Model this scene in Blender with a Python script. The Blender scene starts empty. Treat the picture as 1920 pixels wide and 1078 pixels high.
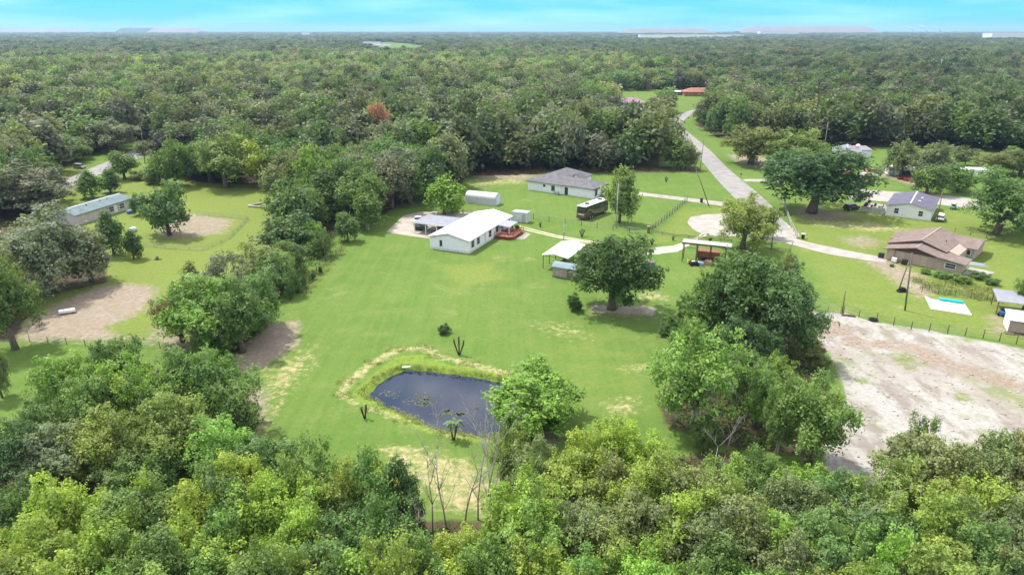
import bpy, math, random
import numpy as np
SC = bpy.context.scene
R_ = math.radians
# ------------------------------------------------------------------ camera
F, CH, HOR = 1280.0, 43.0, 56.0
P = math.atan((539 - HOR) / F)
cam = bpy.data.cameras.new("camera"); cam.sensor_width = 36; cam.lens = 36 * F / 1920
cam.clip_start = 1; cam.clip_end = 40000
co = bpy.data.objects.new("camera", cam); SC.collection.objects.link(co)
co.location = (0, 0, CH); co.rotation_euler = (math.pi / 2 - P, 0, 0); SC.camera = co
# ------------------------------------------------------------------ light
SUN_AZ = R_(-52)      # the sun stands beyond the scene, to the left (from +Y towards -X)
SUN_EL = R_(62)
sd = bpy.data.lights.new("sun", 'SUN'); sd.energy = 3.9; sd.angle = R_(2.0); sd.color = (1, .96, .89)
so = bpy.data.objects.new("sun", sd); SC.collection.objects.link(so)
so.rotation_euler = (math.pi / 2 - SUN_EL, 0, math.pi + SUN_AZ * -1)
so.location = (0, 0, 200)
W = bpy.data.worlds.new("World"); SC.world = W; W.use_nodes = True
SC.view_settings.view_transform = 'Standard'; SC.view_settings.look = 'None'
SC.view_settings.exposure = 0.62; SC.view_settings.gamma = 1
SC.cycles.max_bounces = 5; SC.cycles.diffuse_bounces = 3; SC.cycles.glossy_bounces = 2
SC.cycles.transmission_bounces = 3; SC.cycles.volume_bounces = 0; SC.cycles.transparent_max_bounces = 4
SC.cycles.use_denoising = True; SC.cycles.denoising_input_passes = 'RGB_ALBEDO_NORMAL'; SC.cycles.denoising_prefilter = 'ACCURATE'


def nodes(nt):
    def N(t, **k):
        n = nt.nodes.new(t)
        for a, b in k.items():
            if a.startswith('i_'): n.inputs[a[2:]].default_value = b
            else: setattr(n, a, b)
        return n
    return N, lambda a, b: nt.links.new(a, b)


def world():
    nt = W.node_tree; N, Lk = nodes(nt); nt.nodes.clear()
    out = N('ShaderNodeOutputWorld'); bg = N('ShaderNodeBackground'); bg.inputs[1].default_value = .15
    sky = N('ShaderNodeTexSky'); sky.sky_type = 'NISHITA'; sky.sun_disc = False
    sky.sun_elevation = SUN_EL; sky.sun_rotation = SUN_AZ
    sky.air_density = 1.0; sky.dust_density = .6; sky.ozone_density = 1.6
    tc = N('ShaderNodeTexCoord'); sp = N('ShaderNodeSeparateXYZ'); Lk(tc.outputs['Generated'], sp.inputs[0])
    mp = N('ShaderNodeMapping'); mp.inputs['Location'].default_value = (1.3, .4, .2); mp.inputs['Scale'].default_value = (1, 1, 2.6); Lk(tc.outputs['Generated'], mp.inputs[0])
    n1 = N('ShaderNodeTexNoise'); n1.inputs['Scale'].default_value = 3.1; n1.inputs['Detail'].default_value = 7
    n1.inputs['Roughness'].default_value = .55; Lk(mp.outputs[0], n1.inputs['Vector'])
    cr = N('ShaderNodeMapRange'); cr.interpolation_type = 'SMOOTHSTEP'; cr.inputs['From Min'].default_value = .36; cr.inputs['From Max'].default_value = .60
    Lk(n1.outputs['Fac'], cr.inputs['Value'])
    # clouds only above the low clear band
    up = N('ShaderNodeMapRange'); up.interpolation_type = 'SMOOTHSTEP'; up.inputs['From Min'].default_value = .1; up.inputs['From Max'].default_value = .3
    Lk(sp.outputs[2], up.inputs['Value'])
    ml = N('ShaderNodeMath', operation='MULTIPLY'); Lk(cr.outputs[0], ml.inputs[0]); Lk(up.outputs[0], ml.inputs[1])
    # clear cyan band low over the horizon, with the faintest cloud veil in it
    lo = N('ShaderNodeMapRange'); lo.interpolation_type = 'SMOOTHSTEP'; lo.inputs['From Min'].default_value = .055; lo.inputs['From Max'].default_value = .11
    lo.inputs['To Min'].default_value = 1; lo.inputs['To Max'].default_value = 0
    Lk(sp.outputs[2], lo.inputs['Value'])
    mp2 = N('ShaderNodeMapping'); mp2.inputs['Scale'].default_value = (1, 1, 9); Lk(tc.outputs['Generated'], mp2.inputs[0])
    n2 = N('ShaderNodeTexNoise'); n2.inputs['Scale'].default_value = 5; n2.inputs['Detail'].default_value = 6; Lk(mp2.outputs[0], n2.inputs['Vector'])
    c2 = N('ShaderNodeMapRange'); c2.inputs['From Min'].default_value = .42; c2.inputs['From Max'].default_value = .75; Lk(n2.outputs['Fac'], c2.inputs['Value'])
    cy = N('ShaderNodeMix', data_type='RGBA'); cy.inputs['A'].default_value = (.75, 3.55, 5.7, 1); cy.inputs['B'].default_value = (2.2, 4.7, 6.0, 1)
    Lk(c2.outputs[0], cy.inputs['Factor'])
    m1 = N('ShaderNodeMix', data_type='RGBA'); Lk(lo.outputs[0], m1.inputs['Factor']); Lk(sky.outputs[0], m1.inputs['A']); Lk(cy.outputs['Result'], m1.inputs['B'])
    m2 = N('ShaderNodeMix', data_type='RGBA'); m2.inputs['B'].default_value = (9.5, 9.4, 9.3, 1)
    Lk(ml.outputs[0], m2.inputs['Factor']); Lk(m1.outputs['Result'], m2.inputs['A'])
    Lk(m2.outputs['Result'], bg.inputs[0]); Lk(bg.outputs[0], out.inputs[0])


world()


# ------------------------------------------------------------------ photo pixel -> place
def G(px, py, z=0.0):
    u = (px - 960) / F; v = (539 - py) / F
    dx, dy, dz = u, math.cos(P) + v * math.sin(P), -math.sin(P) + v * math.cos(P)
    t = (z - CH) / dz
    return (dx * t, dy * t, z)


def PJ(x, y, z=0.0):
    f = y * math.cos(P) - (z - CH) * math.sin(P); up = y * math.sin(P) + (z - CH) * math.cos(P)
    return 960 + F * x / f, 539 - F * up / f


def lerp(a, b, t): return a + (b - a) * t


# ------------------------------------------------------------------ object helpers
def link(o, parent=None):
    SC.collection.objects.link(o)
    if parent is not None: o.parent = parent
    return o


def tag(o, label=None, cat=None, group=None, kind=None):
    if label: o['label'] = label
    if cat: o['category'] = cat
    if group: o['group'] = group
    if kind: o['kind'] = kind
    return o


def thing(name, label, cat, loc, rz=0.0, group=None, scale=None):
    o = bpy.data.objects.new(name, None); o.empty_display_size = .3
    o.location = (loc[0], loc[1], loc[2] if len(loc) > 2 else 0); o.rotation_euler = (0, 0, rz)
    if scale: o.scale = scale
    link(o); return tag(o, label, cat, group)


class MB:
    def __init__(s): s.v = []; s.f = []; s.sm = []
    def face(s, pts, smooth=False):
        n = len(s.v); s.v += [tuple(p) for p in pts]; s.f.append(tuple(range(n, n + len(pts)))); s.sm.append(smooth); return s
    def box(s, x0, x1, y0, y1, z0, z1):
        n = len(s.v)
        s.v += [(x0, y0, z0), (x1, y0, z0), (x1, y1, z0), (x0, y1, z0), (x0, y0, z1), (x1, y0, z1), (x1, y1, z1), (x0, y1, z1)]
        for q in ((0, 3, 2, 1), (4, 5, 6, 7), (0, 1, 5, 4), (1, 2, 6, 5), (2, 3, 7, 6), (3, 0, 4, 7)):
            s.f.append(tuple(n + i for i in q)); s.sm.append(False)
        return s
    def hull(s, bot, top):                     # two rings of equal length
        n = len(s.v); k = len(bot); s.v += [tuple(p) for p in bot] + [tuple(p) for p in top]
        s.f.append(tuple(n + i for i in reversed(range(k)))); s.f.append(tuple(n + k + i for i in range(k))); s.sm += [False] * 2
        for i in range(k):
            j = (i + 1) % k; s.f.append((n + i, n + j, n + k + j, n + k + i)); s.sm.append(False)
        return s
    def prism(s, prof, y0, y1, axis='y'):      # profile (a, z) swept along y (or x)
        if axis == 'y': return s.hull([(a, y0, z) for a, z in prof], [(a, y1, z) for a, z in prof])
        return s.hull([(y0, a, z) for a, z in prof], [(y1, a, z) for a, z in prof])
    def tube(s, pts, rad, n=6, smooth=True):
        pts = [np.array(p, float) for p in pts]; base = len(s.v); prev = None
        for i, p in enumerate(pts):
            d = pts[min(i + 1, len(pts) - 1)] - pts[max(i - 1, 0)]; d = d / (np.linalg.norm(d) + 1e-9)
            ref = np.array((1., 0, 0)) if abs(d[0]) < .8 else np.array((0, 1., 0))
            a = np.cross(d, ref); a /= np.linalg.norm(a); b = np.cross(d, a)
            r = rad[i] if hasattr(rad, '__len__') else rad
            for k in range(n):
                t = 2 * math.pi * k / n; s.v.append(tuple(p + r * (math.cos(t) * a + math.sin(t) * b)))
        for i in range(len(pts) - 1):
            for k in range(n):
                j = (k + 1) % n; o = base + i * n
                s.f.append((o + k, o + j, o + n + j, o + n + k)); s.sm.append(smooth)
        s.f.append(tuple(base + k for k in reversed(range(n)))); s.f.append(tuple(base + (len(pts) - 1) * n + k for k in range(n))); s.sm += [False] * 2
        return s
    def blob(s, c, r, seed=0, nu=10, nv=7, j=.12):
        rg = random.Random(seed); n = len(s.v)
        for i in range(nv + 1):
            ph = math.pi * i / nv
            for k in range(nu):
                th = 2 * math.pi * k / nu; q = 1 + rg.uniform(-j, j)
                s.v.append((c[0] + r[0] * q * math.sin(ph) * math.cos(th), c[1] + r[1] * q * math.sin(ph) * math.sin(th), c[2] + r[2] * q * math.cos(ph)))
        for i in range(nv):
            for k in range(nu):
                a = n + i * nu + k; b = n + i * nu + (k + 1) % nu
                s.f.append((a, a + nu, b + nu, b)); s.sm.append(True)
        return s
    def build(s, name, mat, parent=None, bevel=0):
        me = bpy.data.meshes.new(name); me.from_pydata(s.v, [], s.f)
        me.polygons.foreach_set('use_smooth', s.sm); me.materials.append(mat); me.update()
        o = link(bpy.data.objects.new(name, me), parent)
        if bevel:
            m = o.modifiers.new('bevel', 'BEVEL'); m.width = bevel; m.segments = 2; m.limit_method = 'ANGLE'
        return o


# ------------------------------------------------------------------ materials
MATS = {}


def mat(name, c, c2=None, sc=3.0, rough=.75, metal=0.0, stripe=None, bump=0.0, spec=.3, lo=.35, hi=.7, coord='Object'):
    """base colour varied by noise towards c2; stripe=(axis, per-metre, depth): ribs/boards as bump and faint tone"""
    if name in MATS: return MATS[name]
    m = bpy.data.materials.new(name); m.use_nodes = True; nt = m.node_tree; N, Lk = nodes(nt)
    b = nt.nodes['Principled BSDF']; b.inputs['Roughness'].default_value = rough; b.inputs['Metallic'].default_value = metal
    b.inputs['Specular IOR Level'].default_value = spec
    tc = N('ShaderNodeTexCoord'); n = N('ShaderNodeTexNoise'); n.inputs['Scale'].default_value = sc; n.inputs['Detail'].default_value = 6
    Lk(tc.outputs[coord], n.inputs['Vector'])
    mr = N('ShaderNodeMapRange'); mr.inputs['From Min'].default_value = lo; mr.inputs['From Max'].default_value = hi; Lk(n.outputs['Fac'], mr.inputs['Value'])
    mx = N('ShaderNodeMix', data_type='RGBA'); mx.inputs['A'].default_value = (*c, 1)
    c2 = c2 or tuple(x * .8 for x in c); mx.inputs['B'].default_value = (*c2, 1); Lk(mr.outputs[0], mx.inputs['Factor'])
    col = mx.outputs['Result']; hgt = n.outputs['Fac']
    if stripe:
        ax, per, dep = stripe; sp = N('ShaderNodeSeparateXYZ'); Lk(tc.outputs[coord], sp.inputs[0])
        mu = N('ShaderNodeMath', operation='MULTIPLY'); Lk(sp.outputs[ax], mu.inputs[0]); mu.inputs[1].default_value = per
        fr = N('ShaderNodeMath', operation='FRACT'); Lk(mu.outputs[0], fr.inputs[0])
        gt = N('ShaderNodeMapRange'); gt.inputs['From Min'].default_value = .0; gt.inputs['From Max'].default_value = .16
        gt.inputs['To Min'].default_value = 1 - dep; gt.inputs['To Max'].default_value = 1; Lk(fr.outputs[0], gt.inputs['Value'])
        m2 = N('ShaderNodeMix', data_type='RGBA', blend_type='MULTIPLY'); m2.inputs['Factor'].default_value = 1
        Lk(col, m2.inputs['A']); Lk(gt.outputs[0], m2.inputs['B']); col = m2.outputs['Result']; hgt = gt.outputs[0]
    Lk(col, b.inputs['Base Color'])
    if bump:
        bp = N('ShaderNodeBump'); bp.inputs['Strength'].default_value = bump; bp.inputs['Distance'].default_value = .05
        Lk(hgt, bp.inputs['Height']); Lk(bp.outputs[0], b.inputs['Normal'])
    MATS[name] = m; return m


def leaf_mat(name, inst):
    m = bpy.data.materials.new(name); m.use_nodes = True; nt = m.node_tree; N, Lk = nodes(nt)
    b = nt.nodes['Principled BSDF']; out = nt.nodes['Material Output']
    b.inputs['Roughness'].default_value = .55; b.inputs['Specular IOR Level'].default_value = .25
    if inst:
        a = N('ShaderNodeAttribute', attribute_type='INSTANCER', attribute_name='tcol'); base = a.outputs['Color']
    else:
        a = N('ShaderNodeObjectInfo'); base = a.outputs['Color']
    t = N('ShaderNodeAttribute', attribute_type='GEOMETRY', attribute_name='tone')
    # per-leaf tone: brightness and a drift to yellow
    mr = N('ShaderNodeMapRange'); mr.inputs['To Min'].default_value = .8 if inst else .66; mr.inputs['To Max'].default_value = 1.35 if inst else 1.5; Lk(t.outputs['Fac'], mr.inputs['Value'])
    mu = N('ShaderNodeMix', data_type='RGBA', blend_type='MULTIPLY'); mu.inputs['Factor'].default_value = 1
    Lk(base, mu.inputs['A']); Lk(mr.outputs[0], mu.inputs['B'])
    ye = N('ShaderNodeMapRange'); ye.inputs['From Min'].default_value = .6; ye.inputs['From Max'].default_value = 1; ye.inputs['To Max'].default_value = .4; Lk(t.outputs['Fac'], ye.inputs['Value'])
    my = N('ShaderNodeMix', data_type='RGBA', blend_type='MULTIPLY'); my.inputs['B'].default_value = (1.55, 1.22, .75, 1)
    Lk(ye.outputs[0], my.inputs['Factor']); Lk(mu.outputs['Result'], my.inputs['A'])
    Lk(my.outputs['Result'], b.inputs['Base Color'])
    tr = N('ShaderNodeBsdfTranslucent'); g = N('ShaderNodeMix', data_type='RGBA', blend_type='MULTIPLY'); g.inputs['Factor'].default_value = 1
    g.inputs['B'].default_value = (1.25, 1.3, .6, 1); Lk(my.outputs['Result'], g.inputs['A']); Lk(g.outputs['Result'], tr.inputs[0])
    ms = N('ShaderNodeMixShader'); ms.inputs[0].default_value = .36; Lk(b.outputs[0], ms.inputs[1]); Lk(tr.outputs[0], ms.inputs[2]); Lk(ms.outputs[0], out.inputs[0])
    return m


LEAF = leaf_mat('leaves', False); LEAF_I = leaf_mat('far_leaves', True)
BARK = mat('bark', (.16, .13, .10), (.07, .055, .045), 4, .9, bump=.4)
PALE = mat('pale_bark', (.42, .39, .34), (.25, .22, .19), 3, .9)
white = mat('white_siding', (.80, .775, .85), (.74, .72, .79), .8, .55, stripe=(2, 5, .10), bump=.15)
white_roof = mat('white_metal_roof', (.66, .66, .68), (.57, .57, .60), .5, .75, stripe=(1, 1.1, .16), bump=.2)
wtrim = mat('white_trim', (.8, .8, .8), rough=.5)
glass = mat('window_glass', (.03, .035, .045), (.06, .07, .08), 1, .08, spec=.6)
dtrim = mat('dark_trim', (.05, .045, .045), rough=.6)
concrete = mat('concrete', (.35, .325, .285), (.25, .225, .19), .5, .9, bump=.1)
steel = mat('galvanised', (.42, .45, .47), (.33, .35, .37), 1.2, .45, .3, stripe=(0, 3, .12), bump=.3)
wood = mat('weathered_wood', (.20, .15, .11), (.12, .09, .07), 2, .9)
rust = mat('rusty_steel', (.16, .06, .035), (.09, .04, .03), 2, .8)
black = mat('black_plastic', (.02, .02, .022), (.035, .035, .035), 2, .5)
tyre = mat('tyre_rubber', (.018, .018, .018), rough=.9)

# ------------------------------------------------------------------ noise in numpy
rs = np.random.RandomState(7)
_tab = rs.rand(256, 256)


def vnoise(x, y):
    x = np.asarray(x, float); y = np.asarray(y, float)
    xi = np.floor(x).astype(int); yi = np.floor(y).astype(int); fx = x - xi; fy = y - yi
    fx = fx * fx * (3 - 2 * fx); fy = fy * fy * (3 - 2 * fy)
    g = lambda a, b: _tab[a & 255, b & 255]
    return (g(xi, yi) * (1 - fx) + g(xi + 1, yi) * fx) * (1 - fy) + (g(xi, yi + 1) * (1 - fx) + g(xi + 1, yi + 1) * fx) * fy


def sdf_poly(X, Y, poly):
    """signed distance, negative inside"""
    d = np.full(X.shape, 1e18); ins = np.zeros(X.shape, bool); n = len(poly)
    for i in range(n):
        ax, ay = poly[i][:2]; bx, by = poly[(i + 1) % n][:2]
        ex, ey = bx - ax, by - ay; wx, wy = X - ax, Y - ay
        t = np.clip((wx * ex + wy * ey) / (ex * ex + ey * ey + 1e-9), 0, 1)
        d = np.minimum(d, (wx - ex * t) ** 2 + (wy - ey * t) ** 2)
        c = ((ay > Y) != (by > Y)) & (X < ex * (Y - ay) / (ey if abs(ey) > 1e-9 else 1e-9) + ax)
        ins ^= c
    d = np.sqrt(d); return np.where(ins, -d, d)


def dist_line(X, Y, pts):
    d = np.full(X.shape, 1e18)
    for (ax, ay), (bx, by) in zip(pts[:-1], pts[1:]):
        ex, ey = bx - ax, by - ay; wx, wy = X - ax, Y - ay
        t = np.clip((wx * ex + wy * ey) / (ex * ex + ey * ey + 1e-9), 0, 1)
        d = np.minimum(d, (wx - ex * t) ** 2 + (wy - ey * t) ** 2)
    return np.sqrt(d)


def gp(pts): return [G(a, b)[:2] for a, b in pts]
def smin(lo, hi, x): t = np.clip((x - lo) / (hi - lo), 0, 1); return t * t * (3 - 2 * t)


# ------------------------------------------------------------------ where the woods stand (photo ground lines)
FRONT_X = [-3000, -600, -60, 0, 60, 90, 112, 118, 255, 290, 310, 380, 505, 545, 640, 700, 742, 800, 866, 872, 1305, 1311, 1316, 1345, 1380, 1500, 1700, 1920, 2500, 5000]
FRONT_Y = [700, 640, 560, 470, 440, 400, 345, 300, 262, 262, 325, 343, 348, 400, 436, 412, 388, 366, 345, 324, 318, 300, 238, 258, 264, 272, 277, 288, 300, 300]
CLEAR = [
    [(1300, 204), (1322, 204), (1300, 213), (1281, 226), (1281, 240), (1302, 260), (1331, 285), (1360, 315), (1330, 315), (1304, 285), (1283, 262), (1262, 240), (1262, 222), (1284, 211)],
    [(1150, 172), (1328, 168), (1322, 206), (1275, 211), (1225, 206), (1212, 236), (1160, 240), (1148, 195)], [(1252, 335), (1252, 286), (1330, 286), (1330, 335)], [(498, 276), (545, 276), (545, 306), (500, 306)],
    [(668, 84), (700, 80), (735, 79), (806, 86), (800, 103), (740, 105), (690, 100)],
    [(1190, 74), (1365, 74), (1370, 78), (1190, 78)],
    [(120, 352), (130, 332), (210, 300), (292, 266), (300, 284), (210, 325), (150, 350)],
    [(1765, 140), (1783, 140), (1795, 172), (1780, 190), (1770, 160)],
    [(560, 67), (585, 66), (590, 70), (560, 71)],
    [(1845, 74), (2000, 74), (2000, 79), (1845, 79)],
    [(375, 120), (420, 117), (430, 124), (380, 127)],
]
CLEAR_G = [gp(c) for c in CLEAR]


def is_wood(X, Y, pad=.5):
    px, py = PJ(X, Y, 0.0)
    w = (py < np.interp(px, FRONT_X, FRONT_Y)) & (Y > 60)
    for i, c in enumerate(CLEAR_G): w &= sdf_poly(X, Y, c) > (pad if i else pad + 3.5 * (pad > .6))
    return w


POND = [(690, 738), (716, 712), (744, 697), (764, 690), (800, 693), (850, 699), (905, 706), (940, 714), (975, 730), (972, 770), (940, 805), (912, 812), (870, 806), (820, 798), (770, 775), (720, 752)]
POND_G = gp(POND)


# ------------------------------------------------------------------ ground
def ground():
    def axis(lo, hi, step, far, grow=1.18):
        a = list(np.arange(lo, hi, step)); s = step
        while a[-1] < far: s *= grow; a.append(a[-1] + s)
        s = step; b = []
        x = lo
        while x > -far: s *= grow; x -= s; b.append(x)
        return np.array(b[::-1] + a)
    xs = axis(-120, 135, .8, 16000); ys = axis(36, 250, .8, 16000)
    ys = ys[ys > -200]
    X, Y = np.meshgrid(xs, ys); nx, ny = len(xs), len(ys)
    sp = sdf_poly(X, Y, POND_G) + (vnoise(X * .9, Y * .9) - .5) * .5
    Z = -1.5 * smin(.9, -1.6, sp) if False else -1.5 * (1 - smin(-1.6, 1.1, sp))
    M = {}
    def poly(name, pts, soft=1.5, amt=1.0):
        s = sdf_poly(X, Y, gp(pts)); v = (1 - smin(-soft, soft, s)) * amt
        M[name] = np.maximum(M.get(name, np.zeros(X.shape)), v)
    def line(name, pts, w, soft=1.0, amt=1.0):
        s = dist_line(X, Y, gp(pts)) - w; v = (1 - smin(-soft, soft, s)) * amt
        M[name] = np.maximum(M.get(name, np.zeros(X.shape)), v)
    wood_ = is_wood(X, Y, 3.0)
    M['litter'] = np.where(wood_, 1.0, 0.0)
    poly('litter', [(-400, 860), (60, 885), (300, 880), (450, 880), (560, 905), (720, 915), (780, 975), (930, 975), (1000, 905), (1200, 880), (1340, 840), (1440, 880), (1560, 925), (1700, 905), (2300, 890), (2600, 1500), (-600, 1500)], 2.5)
    poly('litter', [(60, 760), (200, 700), (430, 700), (455, 800), (430, 880), (60, 880)], 2)
    poly('litter', [(-300, 400), (130, 395), (200, 470), (200, 530), (60, 560), (30, 640), (-300, 640)], 2)
    poly('litter', [(1290, 560), (1500, 520), (1530, 640), (1560, 760), (1540, 860), (1380, 840), (1250, 800), (1230, 740), (1330, 660), (1270, 590)], 2.5)
    poly('litter', [(330, 600), (440, 520), (560, 400), (640, 410), (560, 500), (500, 600), (440, 665), (380, 650)], 2)
    poly('litter', [(866, 330), (1310, 322), (1310, 312), (866, 315)], 3, 1)
    poly('dirt', [(30, 622), (60, 592), (130, 556), (190, 536), (250, 530), (292, 538), (296, 556), (262, 590), (200, 615), (250, 640), (130, 640), (30, 640)], 2.6)
    poly('dirt', [(262, 640), (300, 600), (330, 610), (400, 650), (340, 660)], 3, .8)
    poly('dirt', [(436, 664), (470, 630), (510, 606), (560, 600), (560, 645), (512, 680), (470, 700), (500, 745), (500, 790), (480, 826), (450, 850), (420, 840), (430, 740)], 2.4, 1.1)
    poly('dirt', [(620, 375), (628, 375), (640, 440), (605, 440)], 1.5)
    poly('dirt', [(290, 425), (350, 398), (440, 412), (420, 438), (360, 446), (300, 448)], 2.5, .9)
    poly('dirt', [(868, 322), (990, 316), (1050, 318), (990, 336), (900, 336)], 4, .95)
    poly('dry', [(870, 336), (990, 330), (990, 345), (890, 350)], 4, .7)
    poly('dirt', [(1090, 572), (1150, 566), (1250, 570), (1250, 600), (1150, 600), (1095, 590)], 2.5, .45)
    poly('sand', [(1100, 570), (1150, 572), (1235, 574), (1225, 592), (1160, 590), (1108, 584)], 1.5, .8)
    poly('dirt', [(1360, 290), (1400, 288), (1470, 304), (1430, 318), (1390, 312)], 3, .9)
    poly('dirt', [(1485, 392), (1560, 396), (1620, 402), (1560, 416), (1500, 408)], 3, .9)
    poly('dry', [(1490, 410), (1640, 416), (1720, 432), (1640, 436), (1530, 424)], 3, .75)
    poly('dirt', [(1570, 445), (1620, 440), (1660, 452), (1640, 468), (1590, 462)], 3, .75)
    poly('dirt', [(1600, 480), (1680, 490), (1740, 520), (1760, 556), (1720, 562), (1690, 540), (1640, 505)], 2.5, .85)
    poly('dirt', [(1845, 590), (1895, 585), (1900, 625), (1860, 628)], 2.5, .8)
    poly('dirt', [(1620, 325), (1670, 318), (1700, 322), (1760, 345), (1720, 352), (1650, 330), (1560, 345)], 2.5, .9)
    poly('sand', [(1520, 584), (1585, 588), (1640, 604), (1740, 620), (1830, 636), (1925, 656), (2200, 720), (2300, 900), (1925, 900), (1800, 885), (1700, 900), (1560, 915), (1540, 830), (1590, 745), (1560, 665), (1500, 620)], 1.6, 1.15)
    poly('dirt', [(1510, 596), (1560, 596), (1620, 620), (1560, 640), (1512, 632)], 2, .8)
    line('dirt', [(1600, 640), (1700, 650), (1800, 690), (1900, 720), (2050, 760)], 2.6, 2.2, .75)
    line('dirt', [(1720, 628), (1830, 650), (1925, 672)], .9, 1.2, .6)
    poly('dirt', [(1690, 760), (1780, 770), (1800, 820), (1690, 850), (1640, 820)], 4, .5)
    M['tuft'] = np.zeros(X.shape)
    for q in ([(1640, 660), (1700, 650), (1760, 690), (1700, 700)], [(1600, 690), (1660, 700), (1640, 730), (1590, 720)], [(1740, 720), (1830, 735), (1860, 770), (1790, 760)]): poly('tuft', q, 2.5, .75)
    poly('tuft', [(1540, 600), (1640, 620), (1960, 680), (2200, 760), (2200, 880), (1560, 900), (1560, 760)], 4, .34)
    poly('sand', [(1289, 408), (1300, 404), (1336, 401), (1400, 402), (1500, 440), (1480, 458), (1400, 440), (1336, 441), (1300, 432)], 1.0, .0)
    # ring of cut reeds round the pond, bright bank inside
    line('dry', [(640, 738), (655, 715), (700, 680), (745, 655), (795, 652), (820, 668), (880, 682), (955, 700)], .75, .8, .95)
    line('dry', [(640, 742), (690, 765), (760, 785), (840, 812), (920, 820)], .55, .7, .85)
    s = sp; v = (1 - smin(1.2, 2.6, s)); M['bright'] = v
    poly('bright', [(672, 735), (700, 700), (745, 668), (795, 664), (860, 690), (955, 708), (940, 716), (760, 690)], .8)
    poly('dry', [(700, 838), (760, 832), (880, 860), (930, 900), (920, 975), (830, 960), (760, 900)], 2.2, .8)
    poly('dry', [(500, 690), (560, 660), (600, 640), (590, 690), (540, 740), (500, 800), (480, 830)], 3, .7)
    poly('dry', [(1120, 760), (1180, 735), (1210, 760), (1170, 790)], 2.2, .68)
    poly('dry', [(1155, 690), (1200, 680), (1230, 690), (1190, 700)], 1.6, .72)
    poly('dry', [(980, 605), (1080, 600), (1120, 640), (1040, 635)], 3, .5)
    poly('dry', [(1200, 545), (1250, 548), (1260, 566), (1190, 562)], 1.8, .72)
    poly('dirt', [(1000, 810), (1060, 800), (1060, 820), (1020, 850)], 1.2, .8)
    poly('olive', [(-400, 270), (510, 350), (600, 450), (520, 520), (330, 640), (-400, 640)], 6, .9)
    poly('olive', [(1480, 370), (1920, 400), (1980, 660), (1560, 590), (1480, 470)], 5, .75)
    poly('olive', [(820, 495), (930, 490), (960, 525), (850, 550)], 4, .9)
    poly('olive', [(690, 900), (1250, 800), (1250, 620), (1050, 590), (1000, 700)], 5, .45)
    poly('olive', [(1225, 440), (1225, 470), (1330, 440), (1400, 390), (1270, 385)], 4, .7)
    # far open ground
    px, py = PJ(X, Y, 0.0)
    M['litter'] = np.clip(M['litter'], 0, 1)
    me = bpy.data.meshes.new('ground')
    V = np.stack([X, Y, Z], -1).reshape(-1, 3)
    idx = np.arange(nx * ny).reshape(ny, nx)
    Fq = np.stack([idx[:-1, :-1], idx[:-1, 1:], idx[1:, 1:], idx[1:, :-1]], -1).reshape(-1, 4)
    me.vertices.add(len(V)); me.vertices.foreach_set('co', V.ravel())
    me.loops.add(Fq.size); me.loops.foreach_set('vertex_index', Fq.ravel())
    me.polygons.add(len(Fq)); me.polygons.foreach_set('loop_start', np.arange(0, Fq.size, 4)); me.polygons.foreach_set('loop_total', np.full(len(Fq), 4))
    me.polygons.foreach_set('use_smooth', np.ones(len(Fq), bool))
    me.update(); me.validate()
    for k, v in M.items():
        a = me.attributes.new('m_' + k, 'FLOAT', 'POINT'); a.data.foreach_set('value', v.ravel().astype(np.float32))
    m = bpy.data.materials.new('ground_cover'); m.use_nodes = True; nt = m.node_tree; N, Lk = nodes(nt)
    b = nt.nodes['Principled BSDF']; b.inputs['Roughness'].default_value = .95; b.inputs['Specular IOR Level'].default_value = .1
    tc = N('ShaderNodeTexCoord')
    def noise(sc, det=5, rough=.6, stretch=None):
        n = N('ShaderNodeTexNoise'); n.inputs['Scale'].default_value = sc; n.inputs['Detail'].default_value = det; n.inputs['Roughness'].default_value = rough
        if stretch:
            mp = N('ShaderNodeMapping'); mp.inputs['Scale'].default_value = stretch[0]; mp.inputs['Rotation'].default_value = (0, 0, stretch[1])
            Lk(tc.outputs['Object'], mp.inputs[0]); Lk(mp.outputs[0], n.inputs['Vector'])
        else: Lk(tc.outputs['Object'], n.inputs['Vector'])
        return n.outputs['Fac']
    def rng(x, a, c, o0=0, o1=1):
        r = N('ShaderNodeMapRange'); r.interpolation_type = 'SMOOTHSTEP'
        for k, v in (('From Min', a), ('From Max', c), ('To Min', o0), ('To Max', o1)): r.inputs[k].default_value = v
        Lk(x, r.inputs['Value']); return r.outputs[0]
    def mixc(f, A, B):
        x = N('ShaderNodeMix', data_type='RGBA')
        if isinstance(f, float): x.inputs['Factor'].default_value = f
        else: Lk(f, x.inputs['Factor'])
        for s_, v in (('A', A), ('B', B)):
            if isinstance(v, tuple): x.inputs[s_].default_value = (*v, 1)
            else: Lk(v, x.inputs[s_])
        return x.outputs['Result']
    def msk(k, det, amp=.9, a=.38, c=.62):
        at = N('ShaderNodeAttribute', attribute_type='GEOMETRY', attribute_name='m_' + k)
        s_ = N('ShaderNodeMath', operation='SUBTRACT'); Lk(det, s_.inputs[0]); s_.inputs[1].default_value = .5
        q = N('ShaderNodeMath', operation='MULTIPLY_ADD'); Lk(s_.outputs[0], q.inputs[0]); q.inputs[1].default_value = amp; Lk(at.outputs['Fac'], q.inputs[2])
        return rng(q.outputs[0], a, c)
    big = noise(.035, 4); mid_ = noise(.22, 6, .65); fine = noise(1.6, 6, .7); grit = noise(7, 4, .7)
    mow = noise(.8, 3, .6, ((1, .12, 1), R_(22)))
    g = mixc(rng(big, .35, .65), (.088, .155, .028), (.112, .175, .034))
    g = mixc(rng(mid_, .42, .68, 0, .65), g, (.148, .195, .05))
    g = mixc(rng(mow, .45, .65, 0, .45), g, (.085, .165, .030))
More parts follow.
